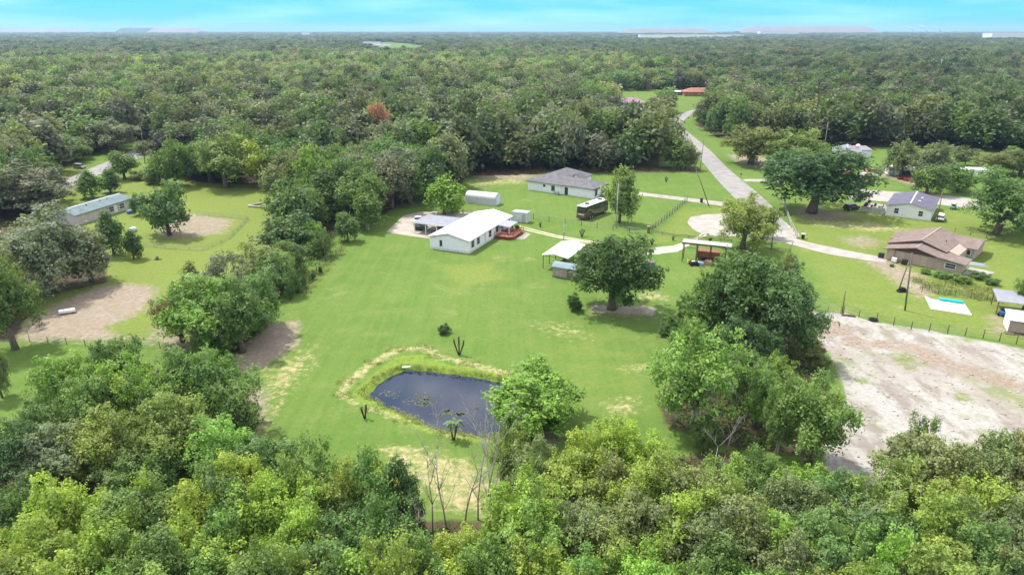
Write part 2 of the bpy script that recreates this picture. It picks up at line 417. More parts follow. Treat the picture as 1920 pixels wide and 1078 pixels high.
    g = mixc(rng(fine, .48, .68, 0, .7), g, (.072, .125, .024)); g = mixc(rng(noise(5.5, 3, .7), .5, .75, 0, .55), g, (.075, .125, .022)); g = mixc(rng(noise(.6, 6, .75), .58, .72, 0, .5), g, (.21, .23, .085))
    g = mixc(msk('olive', mid_, .9, .3, .9), g, mixc(rng(fine, .4, .6), (.17, .205, .045), (.13, .175, .035)))
    dryc = mixc(rng(fine, .38, .62), (.43, .35, .21), (.24, .25, .09))
    lump = noise(.45, 6, .72)
    sc1 = mixc(rng(noise(.12, 5), .58, .74, 0, .28), g, dryc); sc1 = mixc(rng(noise(.95, 2, .5, ((1, .03, 1), R_(-24))), .42, .62, 0, .28), sc1, (.135, .195, .05)); g = sc1
    g = mixc(msk('bright', mid_, .4), g, mixc(rng(fine, .4, .65), (.165, .235, .035), (.10, .165, .03)))
    rag = noise(.9, 7, .78); g = mixc(msk('dry', rag, 3.2, .3, 1.05), g, dryc)
    dirtc = mixc(rng(fine, .35, .7), (.29, .235, .185), (.21, .17, .13)); dirtc = mixc(rng(lump, .5, .7, 0, .6), dirtc, (.38, .32, .24))
    g = mixc(msk('dirt', rag, 2.8, .25, 1.0), g, dirtc)
    sandc = mixc(rng(fine, .35, .7), (.37, .355, .33), (.285, .265, .24)); sandc = mixc(rng(noise(.3, 6, .7, ((1, .45, 1), R_(15))), .46, .62, 0, .8), sandc, (.20, .165, .14)); sandc = mixc(rng(noise(.055, 4, .6), .5, .68, 0, .7), sandc, (.25, .21, .175))
    sandc = mixc(rng(grit, .68, .74, 0, .7), sandc, (.2, .17, .14))
    at_s = msk('sand', lump, 1.2, .32, .72)
    sandc = mixc(rng(noise(.09, 6, .72), .49, .66, 0, .85), sandc, (.17, .195, .075)); g2 = mixc(at_s, g, sandc)
    dm = N('ShaderNodeMath', operation='MULTIPLY'); Lk(at_s, dm.inputs[0]); Lk(msk('dirt', lump, 1.6, .4, .8), dm.inputs[1])
    g2 = mixc(dm.outputs[0], g2, mixc(rng(fine, .35, .6), (.31, .25, .205), (.22, .17, .13)))
    tm = N('ShaderNodeMath', operation='MULTIPLY'); Lk(at_s, tm.inputs[0]); Lk(msk('tuft', noise(.5, 7, .75), 2.4, .5, .95), tm.inputs[1])
    g2 = mixc(tm.outputs[0], g2, (.15, .19, .05))
    lit = mixc(rng(lump, .35, .65), (.10, .065, .045), (.045, .05, .025)); lit = mixc(rng(fine, .55, .7, 0, .7), lit, (.17, .10, .07))
    g2 = mixc(msk('litter', lump, .6), g2, lit)
    Lk(g2, b.inputs['Base Color'])
    bp = N('ShaderNodeBump'); bp.inputs['Strength'].default_value = .5; bp.inputs['Distance'].default_value = .12; Lk(fine, bp.inputs['Height']); Lk(bp.outputs[0], b.inputs['Normal'])
    me.materials.append(m)
    o = link(bpy.data.objects.new('ground', me)); tag(o, 'green lawns, dry earth and pale sand under the whole scene', 'ground', kind='structure')


ground()


def sheet(name, pts_g, z, mt, label, cat, parent=None, kind='structure', jag=.0, step=1.2):
    """a flat patch whose outline (ground points) is resampled and roughened"""
    out = []; rg = random.Random(len(name) + int(pts_g[0][0] * 7)); n = len(pts_g)
    for i in range(n):
        a, b_ = pts_g[i], pts_g[(i + 1) % n]; L = math.dist(a, b_); k = max(1, int(L / step))
        for j in range(k):
            t = j / k; out.append((lerp(a[0], b_[0], t) + rg.uniform(-jag, jag), lerp(a[1], b_[1], t) + rg.uniform(-jag, jag), z))
    o = MB().face(out).build(name, mt, parent)
    if parent is None: tag(o, label, cat, kind=kind)
    return o


def ribbon(name, left, right, z, mt, label, cat):
    """strip between two ground polylines given with equal counts, smoothed"""
    def sm(p):
        p = [np.array(q) for q in p]; out = []
        for i in range(len(p) - 1):
            p0, p1, p2, p3 = p[max(i - 1, 0)], p[i], p[i + 1], p[min(i + 2, len(p) - 1)]
            for k in range(6):
                t = k / 6; out.append(.5 * ((2 * p1) + (-p0 + p2) * t + (2 * p0 - 5 * p1 + 4 * p2 - p3) * t * t + (-p0 + 3 * p1 - 3 * p2 + p3) * t ** 3))
        out.append(p[-1]); return out
    A, B = sm(left), sm(right); mb = MB(); mb.v = [(*a, z) for a in A] + [(*b_, z) for b_ in B]; n = len(A)
    for i in range(n - 1): mb.f.append((i, n + i, n + i + 1, i + 1)); mb.sm.append(False)
    return tag(mb.build(name, mt), label, cat, kind='structure')


asphalt = mat('pale_asphalt', (.29, .277, .265), (.20, .19, .182), .35, .95, bump=.1)
gravel = mat('pale_gravel', (.37, .345, .315), (.27, .245, .22), .45, .95, bump=.2)
ROAD = [(1308, 204, 1322, 204), (1284, 211, 1300, 213), (1262, 222, 1283, 226), (1262, 240, 1281, 240), (1280, 262, 1305, 260), (1301, 285, 1334, 285), (1326, 315, 1364, 315), (1347, 340, 1391, 338), (1374, 368, 1420, 362), (1400, 396, 1452, 392), (1440, 440, 1480, 430)]
ribbon('road', gp([(a, b) for a, b, c, d in ROAD]), gp([(c, d) for a, b, c, d in ROAD]), .03, asphalt, 'pale asphalt lane curving from the far trees down to the paddocks', 'road')
ribbon('road', gp([(100, 350), (130, 334), (170, 316), (215, 298), (262, 276), (300, 266)]), gp([(110, 362), (150, 343), (200, 322), (245, 304), (285, 286), (320, 272)]), .03, asphalt, 'pale asphalt road half hidden by trees at upper left', 'road')
ribbon('road', gp([(1600, 354), (1680, 360), (1760, 365), (1860, 378), (2000, 392)]), gp([(1590, 372), (1680, 380), (1760, 384), (1860, 397), (2000, 412)]), .026, gravel, 'grey gravel lane running behind the dark-roofed white house', 'road')
ribbon('driveway', gp([(1452, 428), (1500, 450), (1560, 464), (1610, 474), (1662, 484)]), gp([(1445, 446), (1480, 458), (1550, 476), (1610, 486), (1662, 494)]), .034, gravel, 'white gravel driveway leading to the tan house', 'driveway')
ribbon('driveway', gp([(1196, 360), (1260, 368), (1320, 375), (1362, 380)]), gp([(1192, 366), (1260, 374), (1320, 382), (1358, 387)]), .034, concrete, 'thin pale driveway from the lane to the white hip-roofed house', 'driveway')
ribbon('driveway', gp([(1392, 337), (1420, 336), (1470, 338)]), gp([(1398, 341), (1430, 341), (1480, 343)]), .034, concrete, 'short pale driveway apron east of the lane', 'driveway')
for k, (a, b) in enumerate((((962, 424), (966, 426)), ((970, 422), (974, 423.5)))):
    o_ = 0 if k == 0 else 8
    L_ = [(a[0], a[1]), (1040, 443 - .4 * o_), (1110, 455 - .35 * o_), (1180, 466 - .4 * o_), (1225, 469 - .5 * o_), (1262, 465 - .5 * o_), (1296 + 1.2 * o_, 450 - .4 * o_), (1316 + 1.6 * o_, 438)]
    ribbon('path', gp(L_), gp([(x + 1, y + 2.2) for x, y in L_]), .02, mat('worn_track', (.50, .44, .34), (.33, .31, .18), .5, .95), ('nearer' if k == 0 else 'farther') + ' wheel track of the grassy drive past the oak', 'path')
sheet('path', gp([(1190, 466), (1225, 465), (1262, 461), (1290, 452), (1300, 456), (1270, 472), (1230, 477), (1190, 476)]), .016, mat('gravel_path', (.48, .44, .38), (.38, .34, .28), .8, .95), 'pale gravel bend of the drive right of the oak', 'path', jag=.12, step=.6)


def HP(u, v, z=0):  # main property frame
    c, s = math.cos(R_(-23.5)), math.sin(R_(-23.5)); return (-17.2 + c * u - s * v, 137.1 + s * u + c * v, z)


sheet('turning_circle', gp([(1288, 415), (1297, 407), (1315, 403), (1345, 401), (1400, 399), (1470, 415), (1500, 440), (1484, 457), (1440, 452), (1400, 444), (1350, 443), (1318, 440), (1298, 430)]), .02, gravel, 'pale gravel turning circle at the end of the lane', 'driveway', jag=.25, step=.8)
sheet('parking_pad', [HP(*p)[:2] for p in ((-15.2, 6.5), (-19.6, 21), (-17.8, 25.5), (-15, 27.5), (-7, 30), (-2.5, 29.5), (-2.5, 20), (-.3, 19), (-.3, 5.6), (-4, 6.2))], .03, mat('pad_concrete', (.40, .36, .31), (.30, .26, .22), .35, .9, bump=.1), 'pale concrete parking pad beside the white gable-roofed house', 'pavement', jag=.05)

# ------------------------------------------------------------------ pond water
wm = bpy.data.materials.new('pond_water'); wm.use_nodes = True; nt = wm.node_tree; N, Lk = nodes(nt); b = nt.nodes['Principled BSDF']
b.inputs['Base Color'].default_value = (.008, .012, .024, 1); b.inputs['Roughness'].default_value = .03; b.inputs['IOR'].default_value = 1.5; b.inputs['Specular IOR Level'].default_value = 1.0
tc = N('ShaderNodeTexCoord'); n = N('ShaderNodeTexNoise'); n.inputs['Scale'].default_value = 2.2; n.inputs['Detail'].default_value = 4; Lk(tc.outputs['Object'], n.inputs['Vector'])
bp = N('ShaderNodeBump'); bp.inputs['Strength'].default_value = .04; bp.inputs['Distance'].default_value = .05; Lk(n.outputs['Fac'], bp.inputs['Height']); Lk(bp.outputs[0], b.inputs['Normal'])
cx = sum(p[0] for p in POND_G) / len(POND_G); cy_ = sum(p[1] for p in POND_G) / len(POND_G)
wpts = [(cx + (x - cx) * 1.06, cy_ + (y - cy_) * 1.06) for x, y in POND_G]
sheet('pond_water', wpts, -.42, wm, 'still dark pond mirroring blue sky and pale clouds', 'water', jag=0)


# ------------------------------------------------------------------ foliage meshes
def crown_arrays(seed, kind, nleaf, leaf):
    g = np.random.RandomState(seed)
    if kind == 'oak': C, RR, nl, lr = (0, 0, 5.6), (3.9, 3.9, 4.2), 40, (1.0, 1.9)
    elif kind == 'tall': C, RR, nl, lr = (0, 0, 5.5), (3.3, 3.3, 4.5), 36, (.95, 1.65)
    elif kind == 'loose': C, RR, nl, lr = (0, 0, 5.8), (4.1, 4.1, 4.5), 52, (.6, 1.25)
    elif kind == 'shrub': C, RR, nl, lr = (0, 0, 4.6), (3.9, 3.9, 4.4), 40, (1.0, 1.7)
    elif kind == 'moss': C, RR, nl, lr = (0, 0, 5.8), (4.1, 4.1, 4.1), 42, (.9, 1.6)
    L = []
    off = g.uniform(-.5, .5, 2)
    for i in range(nl):
        while True:
            d = g.normal(size=3); d /= np.linalg.norm(d)
            if d[2] > -.85: break
        r = g.uniform(.5, 1.1) if i % 4 else g.uniform(.1, .5)
        if kind == 'tall': sq = 1 - .45 * max(0, d[2])
        else: sq = 1
        c = np.array(C) + d * np.array(RR) * r * np.array([sq, sq, 1]); c[:2] += off * (c[2] / 11)
        rr = g.uniform(*lr) * (1.0 if r > .5 else 1.3)
        c[2] = max(min(c[2], 10.9 - rr * .9), rr * .8); L.append((c, rr))
    cs0 = np.array([l[0] for l in L]); rr0 = np.array([l[1] for l in L]); nsub = 6
    dd = g.normal(size=(nl, nsub, 3)); dd[..., 2] += .3; dd /= np.linalg.norm(dd, axis=2)[..., None]
    cs = (cs0[:, None] + dd * (rr0[:, None, None] * g.uniform(.55, .95, (nl, nsub, 1)))).reshape(-1, 3); rr = (rr0[:, None] * g.uniform(.34, .62, (nl, nsub))).reshape(-1)
    nl0, nl = nl, nl * nsub
    per = 9 if leaf < .5 else (5 if leaf < .9 else 2)
    ntw = nleaf // per
    wgt = rr ** 2; li = g.choice(nl, ntw * 2, p=wgt / wgt.sum())
    d = g.normal(size=(ntw * 2, 3)); d[:, 2] += .45; d /= np.linalg.norm(d, axis=1)[:, None]
    rad = rr[li] * (1 - np.abs(g.normal(0, .16, ntw * 2))) * (1 + .12 * (g.rand(ntw * 2) > .8))
    sqz = np.array([1, 1, .8])
    rad = rad * np.where(g.rand(ntw * 2) < .05, g.uniform(1.3, 1.9, ntw * 2), 1)
    pos = cs[li] + d * rad[:, None] * sqz
    # keep those not buried deep in other lobes
    dist = np.linalg.norm((pos[:, None, :] - cs[None]) / sqz, axis=2) / rr[None]
    deep = (dist < .6).sum(1); keep = (deep == 0) | (g.rand(len(pos)) < .22)
    idx = np.where(keep)[0][:ntw]; pos = pos[idx]; d = d[idx]; li = li[idx]; n = len(pos)
    ltone = np.repeat(g.rand(nl0), nsub) * .6 + g.rand(nl) * .4; tw = .6 * ltone[li] + .4 * g.rand(n)
    P_ = np.repeat(pos, per, 0) + g.normal(0, leaf * .75, (n * per, 3)); D = np.repeat(d, per, 0); T = np.repeat(tw, per)
    if kind == 'moss':   # hanging strands
        k = g.rand(len(P_)) < .18; P_[k, 2] -= g.rand(k.sum()) * 1.4
    nrm = D * 1.0 + g.normal(0, .48, D.shape) + np.array([0, 0, .5]); nrm /= np.linalg.norm(nrm, axis=1)[:, None]
    t1 = np.cross(nrm, g.normal(size=D.shape)); t1 /= np.linalg.norm(t1, axis=1)[:, None]; t2 = np.cross(nrm, t1)
    s = leaf * g.uniform(.6, 1.25, len(P_)); a = (s * .62)[:, None] * t1; b_ = (s * .40)[:, None] * t2
    k2 = (.1 * s)[:, None] * nrm
    V = np.stack([P_ - a, P_ + b_ + k2, P_ + a, P_ - b_ + k2], 1).reshape(-1, 3)
    tone = np.clip(T * .85 + g.rand(len(T)) * .15, 0, 1)
    V[:, 2] = np.maximum(V[:, 2], .15)
    return V, tone, L


def leaf_mesh(name, V, tone, mt):
    nq = len(V) // 4; me = bpy.data.meshes.new(name)
    me.vertices.add(len(V)); me.vertices.foreach_set('co', V.astype(np.float32).ravel())
    me.loops.add(nq * 4); me.loops.foreach_set('vertex_index', np.arange(nq * 4))
    me.polygons.add(nq); me.polygons.foreach_set('loop_start', np.arange(0, nq * 4, 4)); me.polygons.foreach_set('loop_total', np.full(nq, 4))
    a = me.attributes.new('tone', 'FLOAT', 'FACE'); a.data.foreach_set('value', tone.astype(np.float32))
    me.update(); me.materials.append(mt); return me


def trunk_mesh(seed, kind, L, bark, rich=9):
    g = random.Random(seed); mb = MB()
    th = {'oak': 2.6, 'tall': 4.0, 'loose': 2.2, 'shrub': .6, 'moss': 2.8}[kind]; r0 = {'oak': .42, 'tall': .28, 'loose': .2, 'shrub': .16, 'moss': .38}[kind]
    lean = (g.uniform(-.3, .3), g.uniform(-.3, .3))
    top = np.array((lean[0], lean[1], th))
    stems = 1 if kind in ('oak', 'tall', 'moss') else 3
    for s_ in range(stems):
        b0 = (0, 0, -.4) if stems == 1 else (g.uniform(-.4, .4), g.uniform(-.4, .4), -.4)
        mb.tube([b0, (b0[0] * .7 + lean[0] * .4, b0[1] * .7 + lean[1] * .4, th * .5), top + np.array((b0[0], b0[1], 0))], [r0 * 1.45, r0 * 1.02, r0 * .85], 7)
    order = sorted(L, key=lambda l: -l[1] - g.random() * .6)[:rich]
    for c, r in order:
        base = top + np.array((g.uniform(-.15, .15), g.uniform(-.15, .15), g.uniform(-.5, .3)))
        m = base * .5 + c * .5 + np.array((g.uniform(-.3, .3), g.uniform(-.3, .3), g.uniform(-.2, .5)))
        mb.tube([base, m, c, c + (c - m) * .35], [r0 * .6, r0 * .38, r0 * .18, r0 * .05], 5)
    me = bpy.data.meshes.new('trunk'); me.from_pydata(mb.v, [], mb.f); me.polygons.foreach_set('use_smooth', mb.sm); me.materials.append(bark); me.update()
    return me


HI, MID, FAR = {}, {}, {}
for ki, kind in enumerate(('oak', 'tall', 'loose', 'shrub', 'moss')):
    HI[kind] = []; MID[kind] = []; FAR[kind] = []
    for v in range(4 if kind != 'shrub' else 3):
        sd_ = 100 * ki + v
        V, t, L = crown_arrays(sd_, kind, {'loose': 8800, 'shrub': 20000}.get(kind, 14000), .29 if kind != 'shrub' else .33)
        tm_ = trunk_mesh(sd_, kind, L, PALE if (kind == 'loose') else BARK, 30 if kind == 'loose' else 12)
        HI[kind].append((leaf_mesh('crown', V, t, LEAF), tm_))
        V, t, L = crown_arrays(sd_, kind, 4600, .54)
        MID[kind].append((leaf_mesh('crown', V, t, LEAF), tm_))
        if kind in ('oak', 'tall', 'moss'):
            V, t, L = crown_arrays(sd_, kind, 1500, .85)
            FAR[kind].append(leaf_mesh('far_crown', V, t, LEAF_I))

COL = {'dk': (.085, .148, .048), 'mid': (.125, .205, .058), 'yel': (.235, .32, .06), 'gry': (.165, .195, .120), 'olv': (.165, .20, .075),
       'lgt': (.19, .31, .065), 'blu': (.135, .215, .080), 'brn': (.14, .135, .05), 'red': (.30, .17, .09), 'vol': (.20, .265, .07)}
CNAME = {'dk': 'dark green', 'mid': 'mid green', 'yel': 'yellow green', 'gry': 'grey green', 'olv': 'olive', 'lgt': 'bright green', 'blu': 'blue green', 'brn': 'brown tinged', 'red': 'rust brown', 'vol': 'pale olive'}
KNAME = {'oak': ('oak_tree', 'spreading'), 'tall': ('broadleaf_tree', 'upright'), 'loose': ('broadleaf_tree', 'airy'), 'shrub': ('shrub', 'low bushy'), 'moss': ('oak_tree', 'moss-hung')}
TREES = []   # dicts: x y H W kind col region label


def add_tree(x, y, H, Wm, kind, col, region=None, label=None, rz=None):
    TREES.append(dict(x=x, y=y, H=H, W=Wm, kind=kind, col=col, region=region, label=label))


def T(kind, col, px, by, ty, wpx, region=None, label=None):
    x, y, _ = G(px, by)
    # height so that the crown top meets photo row ty
    lo_, hi_ = .5, 40.
    for _i in range(40):
        m = (lo_ + hi_) / 2
        if PJ(x, y, m)[1] > ty: lo_ = m
        else: hi_ = m
    dep = y * math.cos(P) + CH * math.sin(P) - (m * .6) * math.sin(P)
    add_tree(x, y, m, wpx * dep / F, kind, col, region, label)


def U(kind, col, px, ty, H, Wm, region=None, label=None):
    x, y, _ = G(px, ty, H * .97)
    add_tree(x, y, H, Wm, kind, col, region, label)


# ---- left side
RL = 'left edge beside the brown earth yard'
T('oak', 'gry', 70, 402, 300, 150, None, 'wide grey-green oak at the left edge behind the low grey-roofed house')
T('moss', 'gry', 95, 548, 386, 190, None, 'biggest grey moss-hung oak on the left, hiding the grey-roofed house end')
T('moss', 'gry', 172, 528, 425, 95, None, 'lower grey-green oak beside the largest moss-hung oak, overhanging the yard')
T('oak', 'mid', 30, 655, 470, 120, None, 'dark oak at the left edge above the brown earth yard')
T('oak', 'olv', 5, 600, 455, 110, None, 'olive oak cut by the left edge behind the brown yard')
T('tall', 'olv', 4, 745, 630, 52, None, 'small olive tree cut by the left edge beside the lower lawn')
T('tall', 'dk', 214, 478, 394, 56, None, 'dark upright tree right of the grey-roofed house')
T('tall', 'dk', 251, 486, 430, 42, None, 'smaller dark upright tree beside the white tank on the left lawn')
T('oak', 'dk', 318, 441, 340, 88, None, 'round dark tree alone inside the wire-fenced left lawn')
T('shrub', 'dk', 263, 404, 358, 34, None, 'tall dark bush at the right end of the grey-roofed house')
T('tall', 'mid', 174, 371, 318, 52, None, 'round green tree behind the grey-roofed house, left of a darker one')
T('tall', 'dk', 208, 362, 312, 42, None, 'dark conical tree behind the grey-roofed house')
T('oak', 'mid', 234, 336, 282, 54, None, 'round green tree by the upper left road')
T('moss', 'gry', 216, 284, 221, 100, None, 'wide grey oak beyond the upper left road')
T('oak', 'mid', 108, 308, 242, 100, None, 'green oak over the left end of the upper road')
T('oak', 'olv', 30, 312, 238, 110, None, 'olive oak at the far left above the road')
T('tall', 'mid', 300, 344, 292, 44, None, 'small round green tree at the upper left lawn edge')
T('oak', 'mid', 330, 350, 262, 66, 'trees topping the left lawn')
T('oak', 'vol', 425, 352, 247, 118, None, 'broad olive-yellow oak standing over the left lawn')
T('loose', 'yel', 488, 352, 266, 62, None, 'thin yellow-green tree at the top right of the left lawn')
T('oak', 'mid', 535, 350, 270, 80, 'trees topping the left lawn')
for k, (px, by, ty, w) in enumerate(((262, 338, 318, 34), (284, 345, 322, 30), (145, 300, 262, 60), (160, 290, 246, 50), (268, 290, 262, 30))): T('shrub' if k < 2 else 'oak', 'olv', px, by, ty, w, 'trees topping the left lawn')
# ---- hedge between the fields
RH = 'hedgerow left of the main lawn'
T('loose', 'lgt', 592, 400, 262, 70, RH); T('oak', 'mid', 628, 372, 268, 60, RH)
T('oak', 'blu', 556, 450, 335, 96, None, 'tall blue-green tree at the top of the hedgerow'); T('shrub', 'dk', 544, 474, 392, 118, None, 'dense dark rounded tree in the hedgerow above the shrubs')
T('tall', 'mid', 592, 436, 352, 50, RH); T('loose', 'lgt', 582, 472, 408, 50, RH); T('shrub', 'mid', 606, 482, 424, 42, RH)
T('oak', 'mid', 676, 420, 318, 84, RH); T('oak', 'gry', 735, 392, 286, 90, None, 'grey-green oak left of the bright green tree by the pad'); T('loose', 'mid', 690, 432, 352, 64, RH); T('tall', 'mid', 652, 452, 392, 46, RH)
T('oak', 'dk', 648, 396, 296, 70, RH); T('oak', 'dk', 800, 374, 270, 84, 'wood edge left of the pad'); T('moss', 'gry', 838, 356, 250, 84, 'wood edge left of the pad'); T('oak', 'mid', 770, 384, 300, 70, 'wood edge left of the pad')
T('shrub', 'vol', 492, 532, 448, 108, RH); T('oak', 'mid', 548, 514, 446, 76, RH); T('oak', 'blu', 520, 550, 470, 84, RH)
T('loose', 'gry', 430, 612, 476, 124, None, 'grey-green airy tree at the middle of the hedgerow'); T('oak', 'blu', 486, 622, 500, 112, RH)
T('tall', 'brn', 372, 606, 490, 76, None, 'brown-tinged dark tree at the back of the lower hedgerow clump'); T('oak', 'brn', 342, 640, 536, 90, None, 'brown-olive tree at the left of the lower hedgerow clump')
T('oak', 'lgt', 398, 656, 516, 150, None, 'bright lime-green airy tree in the lower hedgerow clump')
T('oak', 'mid', 456, 660, 524, 124, None, 'mid green tree at the right of the lower hedgerow clump'); T('shrub', 'mid', 412, 664, 600, 90, RH); T('oak', 'mid', 500, 612, 525, 60, RH)
# ---- lower left clump
RC = 'lower left clump'
for a in (('oak', 'mid', 200, 622, 10.5, 7, ), ('loose', 'lgt', 232, 668, 10, 8), ('oak', 'mid', 395, 655, 10.5, 8), ('tall', 'mid', 330, 640, 11.5, 6.5), ('oak', 'lgt', 112, 668, 10, 7.5), ('oak', 'mid', 150, 700, 10, 7),
          ('loose', 'yel', 190, 706, 9, 7), ('loose', 'lgt', 330, 690, 8.5, 6), ('oak', 'mid', 425, 700, 9, 6.5), ('oak', 'mid', 265, 700, 9, 6.5), ('oak', 'vol', 315, 746, 9, 7.5), ('moss', 'vol', 170, 775, 8, 7.5), ('moss', 'vol', 235, 770, 8, 6),
          ('loose', 'lgt', 385, 782, 8, 7), ('shrub', 'mid', 420, 760, 6.5, 5.5), ('oak', 'gry', 100, 800, 7, 6.5), ('oak', 'mid', 60, 745, 8, 6), ('shrub', 'mid', 290, 820, 6, 6), ('shrub', 'mid', 225, 850, 5.5, 5.5)):
    U(a[0], a[1], a[2], a[3], a[4], a[5], RC)
# ---- bottom woods, drawn row by row
RFL, RFC, RFR = 'lower left foreground woods', 'woods below the pond', 'lower right foreground woods'
for a in (('oak', 'dk', 8, 790, 8, 6), ('oak', 'dk', 6, 905, 8, 6), ('oak', 'yel', 118, 885, 10, 6.2), ('loose', 'yel', 75, 925, 9, 6), ('loose', 'mid', 225, 908, 9, 7), ('oak', 'mid', 290, 905, 9, 6), ('loose', 'yel', 262, 900, 9, 5),
          ('oak', 'yel', 350, 886, 9.5, 6), ('oak', 'mid', 415, 868, 9.5, 6), ('oak', 'yel', 432, 858, 9, 5.5), ('oak', 'mid', 495, 832, 8.5, 7), ('loose', 'yel', 520, 885, 9, 6), ('loose', 'mid', 600, 826, 10.5, 6.5), ('loose', 'vol', 555, 858, 9, 5.5), ('loose', 'vol', 655, 858, 10, 6.5),
          ('oak', 'mid', 705, 856, 10.5, 6), ('tall', 'dk', 750, 862, 9, 5), ('oak', 'yel', 470, 920, 9, 6), ('oak', 'lgt', 545, 930, 9, 6), ('oak', 'yel', 590, 925, 8.5, 5.5), ('oak', 'dk', 640, 935, 8.5, 6.5), ('loose', 'mid', 700, 950, 9, 6), ('oak', 'dk', 735, 960, 8, 5),
          ('oak', 'mid', 400, 935, 8.5, 6), ('loose', 'yel', 320, 960, 9, 6), ('oak', 'yel', 180, 960, 9, 6.5), ('loose', 'yel', 110, 985, 9, 6), ('loose', 'yel', 40, 985, 9, 6.5), ('oak', 'mid', 260, 985, 8.5, 6)):
    U(*a[:6], RFL)
for a in (('loose', 'vol', 955, 788, 8, 4.6), ('loose', 'olv', 1005, 832, 8, 5.5), ('loose', 'lgt', 985, 872, 11, 7.6), ('oak', 'yel', 1150, 782, 9.5, 6), ('oak', 'yel', 1095, 818, 9, 6), ('loose', 'yel', 1215, 808, 9, 6), ('oak', 'vol', 1080, 860, 8.5, 6.5), ('loose', 'olv', 1155, 850, 9, 6.5),
          ('oak', 'vol', 1245, 850, 9, 6.5), ('oak', 'yel', 1190, 890, 8.5, 6), ('oak', 'olv', 1090, 930, 8.5, 6), ('oak', 'olv', 1150, 945, 8, 6.5), ('oak', 'yel', 862, 985, 7.5, 4.6), ('loose', 'yel', 845, 1022, 8, 6), ('loose', 'lgt', 1010, 960, 9.5, 6.5), ('oak', 'mid', 930, 1010, 8.5, 6), ('loose', 'mid', 760, 1010, 8.5, 6), ('oak', 'olv', 1230, 920, 8.5, 6)):
    U(*a[:6], RFC)
for a in (('oak', 'olv', 1300, 868, 8.5, 6.5), ('oak', 'yel', 1295, 905, 8.5, 6), ('shrub', 'lgt', 1378, 848, 7, 5), ('shrub', 'mid', 1440, 838, 7, 5), ('shrub', 'mid', 1445, 880, 7, 5), ('shrub', 'lgt', 1512, 866, 7, 5.6), ('oak', 'olv', 1500, 905, 8, 6), ('oak', 'mid', 1590, 885, 8, 6.2), ('oak', 'vol', 1640, 905, 8, 6.2),
          ('shrub', 'vol', 1560, 925, 7.5, 6), ('oak', 'olv', 1740, 800, 9.5, 7.5), ('oak', 'mid', 1735, 782, 8, 4), ('oak', 'olv', 1800, 838, 9, 5.5), ('oak', 'olv', 1868, 815, 10, 6), ('oak', 'olv', 1930, 800, 11, 7), ('oak', 'vol', 1700, 870, 9, 6.5), ('loose', 'vol', 1790, 880, 9, 6.5), ('oak', 'yel', 1860, 890, 9, 6.5), ('oak', 'olv', 1920, 880, 9, 6.5),
          ('moss', 'vol', 1365, 900, 8.5, 6.5), ('moss', 'olv', 1400, 935, 8.5, 6.5), ('oak', 'olv', 1320, 945, 8.5, 6.5), ('loose', 'lgt', 1480, 955, 9, 6), ('loose', 'mid', 1570, 965, 9, 6.5), ('oak', 'mid', 1660, 945, 8.5, 6.5), ('loose', 'yel', 1750, 935, 9, 6.5), ('oak', 'vol', 1830, 945, 9, 6.5), ('oak', 'olv', 1910, 945, 9, 6.5)):
    U(*a[:6], RFR)
rg = random.Random(5)
for row, (ty, H0) in enumerate(((1000, 8.6), (1036, 8.4), (1078, 8.6), (1125, 8.6), (1180, 8.6))):
    for k in range(19):
        px = -40 + k * 108 + (row % 2) * 54 + rg.uniform(-22, 22); y_ = ty + rg.uniform(-16, 18)
        if 750 < px < 900 and row < 1: continue
        if row < 1 and 900 < px < 1080: continue
        H1 = H0 * rg.uniform(.8, 1.2)
        cs = ['yel', 'vol', 'mid', 'lgt', 'yel', 'lgt', 'vol', 'vol'] if px < 1250 else ['vol', 'olv', 'mid', 'yel', 'vol', 'vol', 'lgt']
        U(rg.choice(['oak', 'loose', 'loose', 'tall', 'tall']), rg.choice(cs), px, y_, H1, rg.uniform(4.6, 6.6), RFL if px < 740 else (RFC if px < 1260 else RFR))
# ---- middle right thicket
RT = 'thicket beside the sandy lot'
T('oak', 'dk', 1372, 640, 456, 168, None, 'tallest dark green tree of the thicket beside the sandy lot'); T('moss', 'blu', 1468, 668, 500, 140, None, 'blue-green drooping tree at the right of the thicket by the sandy lot')
T('oak', 'mid', 1330, 640, 520, 110, RT); T('oak', 'mid', 1440, 640, 540, 110, RT); T('tall', 'olv', 1470, 560, 466, 46, RT); T('shrub', 'mid', 1252, 628, 588, 42, RT); T('shrub', 'mid', 1285, 600, 550, 40, RT)
T('loose', 'lgt', 1300, 800, 592, 196, None, 'large bright green airy tree with bare lower branches at the lawn edge')
T('loose', 'mid', 1380, 760, 640, 110, RT); T('loose', 'lgt', 1445, 740, 655, 90, RT); T('oak', 'mid', 1425, 800, 690, 90, RT); T('shrub', 'olv', 1525, 690, 635, 60, None, 'small olive bush poking out over the sandy lot edge')
T('moss', 'mid', 1515, 868, 702, 150, None, 'dark rounded tree beside the lower sandy lot'); T('loose', 'mid', 1455, 850, 715, 70, RT); T('shrub', 'mid', 1320, 836, 770, 60, RT)
T('oak', 'dk', 1400, 700, 590, 110, RT); T('oak', 'mid', 1290, 690, 600, 70, RT)
